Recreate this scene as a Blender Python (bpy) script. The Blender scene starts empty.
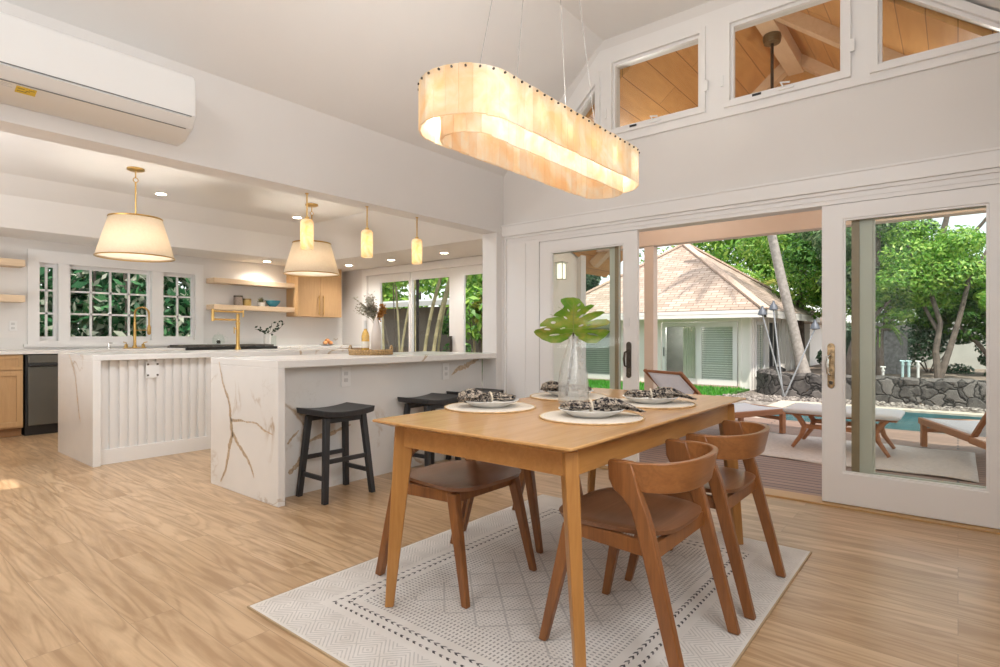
import bpy, math, random
from mathutils import Vector, Matrix, geometry, noise as mnoise
random.seed(7)
D = bpy.data
COL = bpy.context.scene.collection
PI = math.pi
R = math.radians

# ---------------------------------------------------------------- materials
def nodes(name):
    m = D.materials.new(name); m.use_nodes = True
    nt = m.node_tree; b = nt.nodes['Principled BSDF']
    return m, nt, b
def N(nt, t, **kw):
    n = nt.nodes.new(t)
    for k, v in kw.items():
        if k.startswith('i_'): n.inputs[k[2:].replace('_', ' ')].default_value = v
        else: setattr(n, k, v)
    return n
def L(nt, a, b): nt.links.new(a, b)
def math_(nt, op, a, b=None, c=None):
    n = nt.nodes.new('ShaderNodeMath'); n.operation = op
    for i, x in enumerate((a, b, c)):
        if x is None: continue
        if isinstance(x, (int, float)): n.inputs[i].default_value = x
        else: L(nt, x, n.inputs[i])
    return n.outputs[0]
def mixc(nt, fac, a, b):
    n = nt.nodes.new('ShaderNodeMix'); n.data_type = 'RGBA'
    for s, x in ((n.inputs[0], fac), (n.inputs[6], a), (n.inputs[7], b)):
        if isinstance(x, (int, float)): s.default_value = x
        elif isinstance(x, tuple): s.default_value = (*x[:3], 1)
        else: L(nt, x, s)
    return n.outputs[2]
def ramp(nt, fac, stops):
    n = nt.nodes.new('ShaderNodeValToRGB'); cr = n.color_ramp
    while len(cr.elements) < len(stops): cr.elements.new(0.5)
    for e, (p, c) in zip(cr.elements, stops): e.position = p; e.color = (*c[:3], 1)
    L(nt, fac, n.inputs[0]); return n.outputs[0]
def coord(nt, scale=(1, 1, 1), kind='Object', rot=(0, 0, 0)):
    tc = N(nt, 'ShaderNodeTexCoord'); mp = N(nt, 'ShaderNodeMapping')
    mp.inputs['Scale'].default_value = scale; mp.inputs['Rotation'].default_value = rot
    L(nt, tc.outputs[kind], mp.inputs[0]); return mp.outputs[0]
def tex(nt, v, scale, detail=3, rough=.5, dist=0):
    n = N(nt, 'ShaderNodeTexNoise'); L(nt, v, n.inputs['Vector'])
    n.inputs['Scale'].default_value = scale; n.inputs['Detail'].default_value = detail
    n.inputs['Roughness'].default_value = rough; n.inputs['Distortion'].default_value = dist
    return n.outputs[0]
def bump(nt, b, h, strength=.3, dist=.01):
    n = N(nt, 'ShaderNodeBump'); n.inputs['Strength'].default_value = strength
    n.inputs['Distance'].default_value = dist
    L(nt, h, n.inputs['Height']); L(nt, n.outputs[0], b.inputs['Normal'])
def setb(b, rough=.5, metal=0, spec=None, **kw):
    b.inputs['Roughness'].default_value = rough; b.inputs['Metallic'].default_value = metal
    if spec is not None: b.inputs['Specular IOR Level'].default_value = spec
    for k, v in kw.items(): b.inputs[k.replace('_', ' ')].default_value = v
def srgb(r, g, b):
    f = lambda c: ((c/255+.055)/1.055)**2.4 if c > 10 else c/255/12.92
    return (f(r), f(g), f(b))

def paint(name, col, rough=.5, var=.03, scale=3, metal=0, spec=None, bmp=0):
    m, nt, b = nodes(name); setb(b, rough, metal, spec)
    n = tex(nt, coord(nt), scale, 4)
    lo = tuple(c*(1-var) for c in col); hi = tuple(min(1, c*(1+var)) for c in col)
    L(nt, ramp(nt, n, [(.3, lo), (.7, hi)]), b.inputs['Base Color'])
    if bmp: bump(nt, b, tex(nt, coord(nt), scale*40, 2), bmp, .002)
    return m
def wood(name, lo, hi, axis=0, rough=.4, scale=1, bmp=.05):
    m, nt, b = nodes(name); setb(b, rough)
    s = [16*scale]*3; s[axis] = 1.3*scale
    v = coord(nt, tuple(s))
    n = tex(nt, v, 1.6, 5, .6, 1.2); n2 = tex(nt, v, 9, 3, .6)
    f = math_(nt, 'ADD', math_(nt, 'MULTIPLY', n, .75), math_(nt, 'MULTIPLY', n2, .25))
    L(nt, ramp(nt, f, [(.3, lo), (.7, hi)]), b.inputs['Base Color'])
    bump(nt, b, f, bmp, .003); return m
def planks(name, c1, c2, c3, along='Y', length=1.3, width=.18, rough=.35, gap=.0016, grain=.5, mort=(.25, .16, .09), bmp=.1, gs=(1.1, 7, 7), rings=0):
    m, nt, b = nodes(name); setb(b, rough)
    tc = N(nt, 'ShaderNodeTexCoord'); sp = N(nt, 'ShaderNodeSeparateXYZ'); L(nt, tc.outputs['Object'], sp.inputs[0])
    cb = N(nt, 'ShaderNodeCombineXYZ')
    a, w = ('Y', 'X') if along == 'Y' else ('X', 'Y')
    L(nt, sp.outputs[a], cb.inputs[0]); L(nt, sp.outputs[w], cb.inputs[1])
    br = N(nt, 'ShaderNodeTexBrick', offset=.37, offset_frequency=2, squash=1)
    L(nt, cb.outputs[0], br.inputs['Vector'])
    br.inputs['Scale'].default_value = 1; br.inputs['Mortar Size'].default_value = gap
    br.inputs['Mortar Smooth'].default_value = .1; br.inputs['Bias'].default_value = 0
    br.inputs['Brick Width'].default_value = length; br.inputs['Row Height'].default_value = width
    br.inputs['Color1'].default_value = (*c1, 1); br.inputs['Color2'].default_value = (*c2, 1); br.inputs['Mortar'].default_value = (*mort, 1)
    mp = N(nt, 'ShaderNodeMapping'); L(nt, cb.outputs[0], mp.inputs[0]); mp.inputs['Scale'].default_value = gs
    add = N(nt, 'ShaderNodeVectorMath', operation='ADD'); L(nt, mp.outputs[0], add.inputs[0])
    sc = N(nt, 'ShaderNodeVectorMath', operation='SCALE'); L(nt, br.outputs['Color'], sc.inputs[0]); sc.inputs[3].default_value = 60
    L(nt, sc.outputs[0], add.inputs[1])
    n = tex(nt, add.outputs[0], 1.1, 6, .6, 1.6); n2 = tex(nt, mp.outputs[0], 6, 3, .6)
    f = math_(nt, 'ADD', math_(nt, 'MULTIPLY', n, .8), math_(nt, 'MULTIPLY', n2, .2))
    if rings:
        nl = tex(nt, add.outputs[0], .55, 2, .5, .5)
        s_ = math_(nt, 'SINE', math_(nt, 'MULTIPLY', nl, 85)); s_ = math_(nt, 'POWER', math_(nt, 'ADD', math_(nt, 'MULTIPLY', s_, .5), .5), 2.5)
        f = math_(nt, 'ADD', f, math_(nt, 'MULTIPLY', math_(nt, 'SUBTRACT', s_, .35), rings))
    f = ramp(nt, f, [(.36, (0, 0, 0)), (.62, (1, 1, 1))])
    g = math_(nt, 'MULTIPLY', f, grain)
    c = mixc(nt, g, br.outputs['Color'], c3)
    c = mixc(nt, br.outputs['Fac'], c, mort)
    L(nt, c, b.inputs['Base Color'])
    if bmp: bump(nt, b, math_(nt, 'SUBTRACT', 1, br.outputs['Fac']), bmp, .004)
    return m
def marble(name, sc=1.0, off=(0, 0, 0), base=(.80, .79, .77), vein=(.42, .29, .16), width=.012):
    m, nt, b = nodes(name); setb(b, .22)
    v = coord(nt); mp = N(nt, 'ShaderNodeMapping'); mp.inputs['Location'].default_value = off; L(nt, v, mp.inputs[0])
    n = tex(nt, mp.outputs[0], 1.0*sc, 7, .55, .9)
    k = math_(nt, 'ABSOLUTE', math_(nt, 'SUBTRACT', n, .5))
    ve = ramp(nt, k, [(0, (1, 1, 1)), (width, (0, 0, 0))])
    mk = ramp(nt, tex(nt, mp.outputs[0], 1.3*sc, 2), [(.5, (0, 0, 0)), (.62, (1, 1, 1))])
    fine = ramp(nt, math_(nt, 'ABSOLUTE', math_(nt, 'SUBTRACT', tex(nt, mp.outputs[0], 2.6*sc, 6, .6, 1.2), .5)), [(0, (1, 1, 1)), (.012, (0, 0, 0))])
    soft = ramp(nt, tex(nt, mp.outputs[0], 2*sc, 4), [(.35, tuple(c*.93 for c in base)), (.65, base)])
    c = mixc(nt, math_(nt, 'MULTIPLY', math_(nt, 'MULTIPLY', fine, mk), .22), soft, (.5, .45, .38))
    c = mixc(nt, math_(nt, 'MULTIPLY', math_(nt, 'MULTIPLY', ve, mk), .85), c, vein)
    L(nt, c, b.inputs['Base Color']); return m
def pane_glass(name, tint=(.97, .99, .98), refl=.06):
    m, nt, b = nodes(name); nt.nodes.remove(b)
    out = nt.nodes['Material Output']
    t = N(nt, 'ShaderNodeBsdfTransparent'); t.inputs[0].default_value = (*tint, 1)
    g = N(nt, 'ShaderNodeBsdfGlossy'); g.inputs['Roughness'].default_value = .02
    lw = N(nt, 'ShaderNodeLayerWeight'); lw.inputs[0].default_value = .25
    f = math_(nt, 'ADD', math_(nt, 'MULTIPLY', lw.outputs['Fresnel'], .05), refl*.12)
    mx = N(nt, 'ShaderNodeMixShader'); L(nt, f, mx.inputs[0]); L(nt, t.outputs[0], mx.inputs[1]); L(nt, g.outputs[0], mx.inputs[2])
    L(nt, mx.outputs[0], out.inputs[0]); return m
def emit(name, col, s):
    m, nt, b = nodes(name); b.inputs['Base Color'].default_value = (*col, 1)
    b.inputs['Emission Color'].default_value = (*col, 1); b.inputs['Emission Strength'].default_value = s; return m
def translucent(name, c1, c2, sc, tr=.6, em=0, detail=4, emc=None, vary=0):
    m, nt, b = nodes(name); out = nt.nodes['Material Output']
    c = ramp(nt, tex(nt, coord(nt), sc, detail, .6, .8), [(.35, c1), (.65, c2)])
    if vary:
        oi = N(nt, 'ShaderNodeObjectInfo')
        k = math_(nt, 'ADD', 1-vary, math_(nt, 'MULTIPLY', oi.outputs['Random'], vary))
        cc = nt.nodes.new('ShaderNodeCombineColor')
        L(nt, k, cc.inputs[0]); L(nt, math_(nt, 'POWER', k, 1.5), cc.inputs[1]); L(nt, math_(nt, 'POWER', k, 2.2), cc.inputs[2])
        mm = N(nt, 'ShaderNodeMix', data_type='RGBA', blend_type='MULTIPLY'); mm.inputs[0].default_value = 1
        L(nt, c, mm.inputs[6]); L(nt, cc.outputs[0], mm.inputs[7]); c = mm.outputs[2]
    L(nt, c, b.inputs['Base Color']); setb(b, .55)
    if em:
        if emc: b.inputs['Emission Color'].default_value = (*emc, 1)
        else: L(nt, c, b.inputs['Emission Color'])
        b.inputs['Emission Strength'].default_value = em
    t = N(nt, 'ShaderNodeBsdfTranslucent'); L(nt, c, t.inputs[0])
    mx = N(nt, 'ShaderNodeMixShader'); mx.inputs[0].default_value = tr
    L(nt, b.outputs[0], mx.inputs[1]); L(nt, t.outputs[0], mx.inputs[2]); L(nt, mx.outputs[0], out.inputs[0]); return m
def leafmat(name, stops, tr=.35, rough=.45):
    m, nt, b = nodes(name); out = nt.nodes['Material Output']; setb(b, rough)
    g = N(nt, 'ShaderNodeNewGeometry')
    c = ramp(nt, g.outputs['Random Per Island'], stops)
    L(nt, c, b.inputs['Base Color'])
    t = N(nt, 'ShaderNodeBsdfTranslucent'); L(nt, c, t.inputs[0])
    mx = N(nt, 'ShaderNodeMixShader'); mx.inputs[0].default_value = tr
    L(nt, b.outputs[0], mx.inputs[1]); L(nt, t.outputs[0], mx.inputs[2]); L(nt, mx.outputs[0], out.inputs[0]); return m

# ---------------------------------------------------------------- mesh builder
class MB:
    def __init__(s): s.v = []; s.f = []
    def add(s, vs, fs):
        o = len(s.v); s.v += [tuple(p) for p in vs]; s.f += [tuple(i+o for i in f) for f in fs]; return s
    def box(s, x0, x1, y0, y1, z0, z1):
        x0, x1 = sorted((x0, x1)); y0, y1 = sorted((y0, y1)); z0, z1 = sorted((z0, z1))
        return s.add([(x0,y0,z0),(x1,y0,z0),(x1,y1,z0),(x0,y1,z0),(x0,y0,z1),(x1,y0,z1),(x1,y1,z1),(x0,y1,z1)],
                     [(3,2,1,0),(4,5,6,7),(0,1,5,4),(1,2,6,5),(2,3,7,6),(3,0,4,7)])
    def bar(s, p, q, w, h, w2=None, h2=None, up=(0, 0, 1)):
        p = Vector(p); q = Vector(q); d = (q-p).normalized(); up = Vector(up)
        if abs(d.dot(up)) > .98: up = Vector((0, 1, 0))
        a = d.cross(up).normalized(); b = a.cross(d).normalized()
        w2 = w if w2 is None else w2; h2 = h if h2 is None else h2
        vs = []
        for c, ww, hh in ((p, w, h), (q, w2, h2)):
            for i, j in ((-1, -1), (1, -1), (1, 1), (-1, 1)): vs.append(c+a*i*ww/2+b*j*hh/2)
        return s.add(vs, [(3,2,1,0),(4,5,6,7),(0,1,5,4),(1,2,6,5),(2,3,7,6),(3,0,4,7)])
    def leg(s, p, q, wx, wy, wx2, wy2):
        # axis aligned rectangular sections (p low, q high)
        vs = []
        for c, a, b in ((p, wx, wy), (q, wx2, wy2)):
            for i, j in ((-1, -1), (1, -1), (1, 1), (-1, 1)): vs.append((c[0]+i*a/2, c[1]+j*b/2, c[2]))
        return s.add(vs, [(3,2,1,0),(4,5,6,7),(0,1,5,4),(1,2,6,5),(2,3,7,6),(3,0,4,7)])
    def tube(s, pts, r, n=8, cap=True):
        pts = [Vector(p) for p in pts]; m = len(pts)
        rs = r if isinstance(r, (list, tuple)) else [r]*m
        vs = []; ref = None
        for i, p in enumerate(pts):
            d = (pts[min(i+1, m-1)]-pts[max(i-1, 0)]).normalized()
            if ref is None:
                ref = Vector((0, 0, 1)) if abs(d.z) < .9 else Vector((1, 0, 0))
            a = d.cross(ref).normalized(); b = a.cross(d).normalized(); ref = b
            for k in range(n):
                t = 2*PI*k/n; vs.append(p+(a*math.cos(t)+b*math.sin(t))*rs[i])
        fs = []
        for i in range(m-1):
            for k in range(n):
                k2 = (k+1) % n; fs.append((i*n+k, i*n+k2, (i+1)*n+k2, (i+1)*n+k))
        if cap: fs.append(tuple(range(n))[::-1]); fs.append(tuple((m-1)*n+k for k in range(n)))
        return s.add(vs, fs)
    def lathe(s, prof, c=(0, 0, 0), n=32, sx=1, sy=1, cap=True):
        vs = []; fs = []; m = len(prof)
        for r, z in prof:
            for k in range(n):
                t = 2*PI*k/n; vs.append((c[0]+r*math.cos(t)*sx, c[1]+r*math.sin(t)*sy, c[2]+z))
        for i in range(m-1):
            for k in range(n):
                k2 = (k+1) % n; fs.append((i*n+k, i*n+k2, (i+1)*n+k2, (i+1)*n+k))
        if cap and prof[0][0] > 1e-6: fs.append(tuple(range(n))[::-1])
        if cap and prof[-1][0] > 1e-6: fs.append(tuple((m-1)*n+k for k in range(n)))
        return s.add(vs, fs)
    def prism(s, loops, a0, a1, plane='yz'):
        # loops: [outer, hole, hole...] of 2D points; extruded along the remaining axis from a0 to a1
        if isinstance(loops[0][0], (int, float)): loops = [loops]
        def P(q, a):
            return {'yz': (a, q[0], q[1]), 'xz': (q[0], a, q[1]), 'xy': (q[0], q[1], a)}[plane]
        flat = [q for l in loops for q in l]; n = len(flat)
        tris = geometry.tessellate_polygon([[Vector((q[0], q[1], 0)) for q in l] for l in loops])
        vs = [P(q, a0) for q in flat]+[P(q, a1) for q in flat]
        fs = [tuple(t) for t in tris]+[tuple(i+n for i in t[::-1]) for t in tris]
        o = 0
        for l in loops:
            k = len(l)
            for i in range(k):
                j = (i+1) % k; fs.append((o+i, o+j, o+j+n, o+i+n))
            o += k
        return s.add(vs, fs)
    def sphere(s, c, r, n=12, sx=1, sy=1, sz=1):
        prof = [(max(1e-7, r*math.sin(PI*i/n)), -r*math.cos(PI*i/n)*sz) for i in range(n+1)]
        return s.lathe(prof, c, n*2, sx, sy)
    def grid(s, fn, nu, nv):
        vs = [fn(i/nu, j/nv) for j in range(nv+1) for i in range(nu+1)]
        return s.add(vs, [(j*(nu+1)+i, j*(nu+1)+i+1, (j+1)*(nu+1)+i+1, (j+1)*(nu+1)+i) for j in range(nv) for i in range(nu)])
    def build(s, name, mat, parent=None, smooth=35, bevel=0, w=False, merge=False, seg=2, solid=0):
        vs = s.v
        if w and parent is not None:
            o = parent
            while o.parent is not None: o = o.parent
            M_ = Matrix.LocRotScale(o.location, o.rotation_euler, None).inverted()
            vs = [tuple(M_ @ Vector(p)) for p in vs]
        me = D.meshes.new(name); me.from_pydata(vs, [], s.f); me.validate()
        import bmesh
        bm = bmesh.new(); bm.from_mesh(me)
        if merge: bmesh.ops.remove_doubles(bm, verts=bm.verts, dist=1e-5)
        bmesh.ops.recalc_face_normals(bm, faces=bm.faces); bm.to_mesh(me); bm.free()
        if smooth:
            me.polygons.foreach_set('use_smooth', [True]*len(me.polygons))
            me.set_sharp_from_angle(angle=R(smooth))
        me.materials.append(mat)
        o = D.objects.new(name, me); COL.objects.link(o)
        if parent is not None: o.parent = parent
        if bevel:
            b = o.modifiers.new('bevel', 'BEVEL'); b.width = bevel; b.segments = seg; b.limit_method = 'ANGLE'; b.angle_limit = R(40)
        if solid:
            b = o.modifiers.new('solid', 'SOLIDIFY'); b.thickness = solid; b.offset = 0
        return o

def tag(o, label=None, cat=None, group=None, kind=None):
    if label: o['label'] = label
    if cat: o['category'] = cat
    if group: o['group'] = group
    if kind: o['kind'] = kind
    return o
def E(name, label, cat, loc=(0, 0, 0), rz=0, group=None, kind=None):
    o = D.objects.new(name, None); COL.objects.link(o); o.empty_display_size = .05
    o.location = loc; o.rotation_euler = (0, 0, rz)
    return tag(o, label, cat, group, kind)
def S(name, mb, mat, label=None, cat=None, **kw):
    o = mb.build(name, mat, **kw); return tag(o, label, cat, None, 'structure')
KIDS = {}
def copy_tree(o, parent=None):
    c = o.copy(); COL.objects.link(c); c.parent = parent
    for ch in [x for x in D.objects if x.parent == o]: copy_tree(ch, c)
    return c
def light(kind, name, loc, energy, col=(1, 1, 1), size=.1, target=None, parent=None, **kw):
    l = D.lights.new(name, kind); l.energy = energy; l.color = col
    if kind == 'AREA': l.size = size
    elif kind in ('POINT', 'SPOT'): l.shadow_soft_size = size
    for k, v in kw.items(): setattr(l, k, v)
    o = D.objects.new(name, l); COL.objects.link(o); o.location = loc
    if target is not None: o.rotation_euler = (Vector(target)-Vector(loc)).to_track_quat('-Z', 'Y').to_euler()
    if parent is not None: o.parent = parent
    return o
WORLD, SUN, LA, LB, LC, LL, LS, LU, LK = .42, 5.2, 70, 20, 58, 20, 64, 42, 66
VT, LOOK, EXPO = 'Standard', 'None', 0.04
# ---------------------------------------------------------------- material instances
M = {}
M['wall'] = paint('wall_paint', (.74, .72, .70), .6, .01)
M['ceil'] = paint('ceiling_paint', (.78, .765, .745), .65, .01)
M['trim'] = paint('trim_paint', (.80, .79, .78), .35, .01)
M['floor'] = planks('oak_floor', (.53, .355, .200), (.63, .445, .272), (.32, .185, .085), 'Y', 1.25, .160, .30, .0012, .75, (.32, .21, .12), .06, gs=(.8, 8, 8), rings=.13)
M['deck'] = planks('deck_boards', (.26, .165, .125), (.34, .22, .165), (.19, .12, .09), 'Y', 3.1, .095, .6, .008, .5, (.05, .035, .03), .4)
M['roofwood'] = planks('lanai_ceiling_planks', (.60, .32, .115), (.70, .39, .15), (.47, .23, .075), 'X', 2.6, .16, .5, .0025, .6, (.24, .11, .035), .2)
M['roofwood2'] = planks('lanai_gable_boards', (.58, .33, .12), (.66, .38, .15), (.47, .23, .075), 'Y', 3.6, .16, .5, .0025, .6, (.24, .11, .035), .2)
M['beamwood'] = wood('pale_beam_wood', (.66, .47, .29), (.76, .57, .38), 0, .5)
M['marble'] = marble('veined_marble', 1.0, (.3, .1, .2))
M['marble2'] = marble('veined_marble_panel', .85, (2.0, 7.4, 1.7), width=.016)
M['beadboard'] = paint('white_beadboard', (.76, .745, .725), .4, .01)
M['oak'] = wood('oak_cabinet', (.46, .275, .125), (.55, .345, .170), 2, .4)
M['oakpale'] = wood('oak_pale_shelf', (.66, .49, .32), (.76, .60, .42), 0, .45)
M['oakdark'] = wood('oak_toe', (.30, .15, .06), (.36, .19, .08), 0, .5)
M['brass'] = paint('brass', (.62, .40, .14), .28, .05, 8, 1)
M['slotgrey'] = paint('slot_grey', (.20, .20, .20), .5, .05)
M['grate'] = paint('cast_iron_grate', (.13, .115, .095), .5, .25, 30)
M['black'] = paint('black_satin', (.02, .02, .021), .35, .15, 9)
M['steelblk'] = paint('black_steel', (.15, .145, .125), .36, .06, 2, .6)
M['stool'] = wood('black_stool_wood', (.018, .018, .020), (.032, .032, .035), 2, .42)
M['tabletop'] = wood('table_wood_top', (.46, .24, .085), (.58, .335, .135), 0, .22, .8)
M['tableleg'] = wood('table_wood_leg', (.33, .145, .036), (.46, .225, .064), 2, .33)
M['apronwood'] = wood('table_wood_apron', (.38, .17, .045), (.50, .25, .075), 0, .33)
M['chairleg'] = wood('chair_wood_leg', (.16, .058, .018), (.30, .118, .034), 2, .33)
M['chairback'] = wood('chair_wood_back', (.20, .076, .024), (.34, .140, .044), 0, .3)
M['chairseat'] = wood('chair_wood_seat', (.18, .080, .038), (.27, .125, .060), 0, .3)
M['white'] = paint('white_ceramic', (.80, .79, .77), .25, .02)
M['plate'] = paint('off_white_stoneware', (.68, .68, .67), .3, .05, 20)
M['plastic'] = paint('white_plastic', (.80, .80, .79), .3, .01)
M['greyplas'] = paint('grey_plastic', (.62, .62, .61), .4, .02)
M['glass'] = pane_glass('window_glass')
M['shade'] = translucent('linen_shade', (.83, .73, .59), (.87, .78, .65), 60, .5, .14, 2, (1, .82, .58))
M['alab'] = translucent('alabaster', (.95, .77, .49), (.98, .95, .87), 8, .58, .22, 5, None, .13)
M['alab2'] = translucent('alabaster_inner', (.94, .76, .52), (.98, .95, .89), 7, .58, .24, 5, None, .10)
M['alabsmall'] = translucent('alabaster_tube', (.92, .72, .38), (.97, .91, .78), 18, .6, .30, 5)
M['bulb'] = emit('bulb_glow', (1, .86, .64), 6)
M['downlight'] = emit('downlight_glow', (1, .95, .86), 9)
M['bronze'] = paint('dark_bronze', (.10, .085, .07), .35, .2, 30, .8)
M['chrome'] = paint('chrome', (.75, .75, .74), .12, .02, 5, 1)
M['sage'] = paint('sage_frame_paint', (.50, .50, .43), .4, .02)
M['brownframe'] = paint('brown_weatherstrip', (.27, .20, .12), .4, .05)
M['lanai'] = paint('lanai_beam_paint', (.72, .595, .49), .55, .02)
M['extwhite'] = paint('exterior_white_paint', (.86, .83, .78), .6, .02)
M['cable'] = paint('steel_cable', (.36, .35, .34), .4, .02, 5, .3)

# ---------------------------------------------------------------- room shell
XW, YL, YR = 4.30, 3.44, -.62
fl = MB().box(-3.2, XW, YR-.12, 8.9, -.1, 0)
fl.box(XW, 6.30, 3.62, 8.9, -.1, 0)
S('floor', fl, M['floor'], 'light oak plank floor running through dining room and kitchen', 'floor', smooth=0)
# window / gable end wall with door opening and clerestory holes (y,z)
w1 = [(1.502, 2.83), (2.262, 2.83), (2.262, 3.415), (1.502, 3.415)]
w2 = [(.568, 2.825), (1.306, 2.825), (1.306, 3.415), (.568, 3.415)]
w3 = [(.404, 2.815), (.404, 3.37), (-.30, 2.815)]
w0 = [(2.392, 2.83), (2.392, 3.30), (2.88, 2.83)]
gable = [(-.74, 2.075), (-.74, 2.50), (.55, 3.70), (2.40, 3.70), (3.62, 2.62), (3.62, 0), (3.50, 0), (3.50, 2.075)]
S('wall_front', MB().prism([gable, w0, w1, w2, w3], XW, XW+.13, 'yz'), M['wall'], 'white gable wall above the sliding doors', 'wall', smooth=0)
# white clerestory trim board
big = [(-.60, 2.735), (-.60, 2.60), (.60, 3.545), (2.36, 3.545), (3.22, 2.735)]
big = [(-.60, 2.735), (-.42, 2.735), (3.13, 2.735), (2.37, 3.545), (.60, 3.545), (-.60, 2.60)]
S('trim_1', MB().prism([big, w0, w1, w2, w3], XW-.025, XW, 'yz'), M['trim'], 'white trim board framing the clerestory windows', 'trim', smooth=0)
def inset(poly, d):
    cx = sum(p[0] for p in poly)/len(poly); cy = sum(p[1] for p in poly)/len(poly)
    n = len(poly); out = []
    area = sum(poly[i][0]*poly[(i+1) % n][1]-poly[(i+1) % n][0]*poly[i][1] for i in range(n))
    sg = 1 if area > 0 else -1
    for i in range(n):
        a, b, c = Vector(poly[i-1]), Vector(poly[i]), Vector(poly[(i+1) % n])
        d1 = (b-a).normalized(); d2 = (c-b).normalized()
        n1 = Vector((-d1.y, d1.x))*sg; n2 = Vector((-d2.y, d2.x))*sg
        bis = (n1+n2); bis = bis/bis.dot(n1); out.append(tuple(b+bis*d))
    return out
for i, (poly, lab) in enumerate(((w1, 'left of the two rectangular clerestory windows'), (w2, 'rectangular clerestory window showing the fan rod'),
                                 (w0, 'small triangular clerestory window behind the chandelier'), (w3, 'triangular clerestory window at upper right'))):
    fr = MB().prism([inset(poly, -.03), inset(poly, .012)], XW-.05, XW-.022, 'yz')
    fr.prism([inset(poly, -.01), inset(poly, .032)], XW-.018, XW+.02, 'yz')
    o = S('window_%d' % (i+2), fr, M['trim'], lab, 'window', smooth=0)
    MB().prism([inset(poly, .03)], XW-.001, XW+.003, 'yz').build('pane', M['glass'], o, smooth=0)
    if i < 2:
        y = sum(p[0] for p in poly)/4-.02
        h = MB().box(XW-.065, XW-.02, y-.05, y+.05, 2.815, 2.828)
        h.tube([(XW-.05, y+.01, 2.825), (XW-.075, y+.03, 2.86), (XW-.085, y-.03, 2.845)], .007)
        h.build('crank_handle', M['plastic'], o)
        MB().box(XW-.055, XW-.045, y+.16, y+.22, 2.822, 2.838).build('latch', M['black'], o)
        for yy in (poly[0][0]-.04, poly[1][0]+.04):
            MB().box(XW-.058, XW-.048, yy-.012, yy+.012, 2.95, 3.03).build('hinge', M['plastic'], o)
# header wall (left) with the beam underside over the peninsula
S('wall_left', MB().box(-3.2, 4.30, YL, 3.62, 2.116, 2.76), M['wall'], 'white header wall between dining room and kitchen, air conditioner on it', 'wall', smooth=0, bevel=.004)
S('trim_2', MB().box(4.19, 4.30, YL, 3.62, 0, 2.116), M['wall'], 'white pillar at the end of the peninsula', 'pillar', smooth=0, bevel=.006)
sl = MB().prism([(3.62, 2.515), (2.35, 3.64), (.60, 3.64), (-.74, 2.48), (-.74, 2.60), (.55, 3.75), (2.40, 3.75), (3.62, 2.66)], -3.2, XW, 'yz')
S('ceiling', sl, M['ceil'], 'white vaulted ceiling over the dining table', 'ceiling', smooth=0)
S('wall_right', MB().box(-3.2, XW, YR-.12, YR, 0, 2.6), M['wall'], 'white side wall of the dining room', 'wall', smooth=0)
S('wall_back', MB().box(-3.32, -3.2, YR-.12, 8.9, 0, 3.75), M['wall'], 'white wall behind the viewer', 'wall', smooth=0)
# kitchen ceiling : tray + soffits (unseen hole added at left for the floor sun patch)
SX, SY = -.12, 4.55
kc = MB().prism([[(-3.2, 3.62), (4.66, 3.62), (4.66, 7.41), (-3.2, 7.41)], [(SX-.34, SY-.22), (SX+.10, SY-.22), (SX+.10, SY+.16), (SX-.34, SY+.16)]], 2.75, 2.83, 'xy')
zt = 2.75
kc.add([(4.66, 3.62, zt), (4.66, 7.41, zt), (5.12, 7.95, 2.286), (5.12, 3.62, 2.286)], [(0, 1, 2, 3)])
kc.add([(-3.2, 7.41, zt), (4.66, 7.41, zt), (4.80, 7.75, 2.60), (-3.2, 7.75, 2.60)], [(0, 1, 2, 3)])
kc.add([(4.66, 7.41, zt), (4.80, 7.75, 2.60), (5.12, 7.95, 2.286)], [(0, 1, 2)])
kc.add([(-3.2, 7.75, 2.60), (4.80, 7.75, 2.60), (5.12, 7.95, 2.286), (-3.2, 7.95, 2.286)], [(0, 1, 2, 3)])
S('ceiling.001', kc, M['ceil'], 'white tray ceiling over the kitchen', 'ceiling', smooth=0)
S('ceiling.002', MB().box(5.12, 6.30, 3.62, 8.84, 2.286, 2.40), M['ceil'], 'white soffit over the kitchen glass doors', 'ceiling', smooth=0)
S('ceiling.003', MB().box(-3.2, 5.12, 7.95, 8.84, 2.286, 2.40), M['ceil'], 'white soffit over the sink wall', 'ceiling', smooth=0)
YS = 8.72
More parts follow.
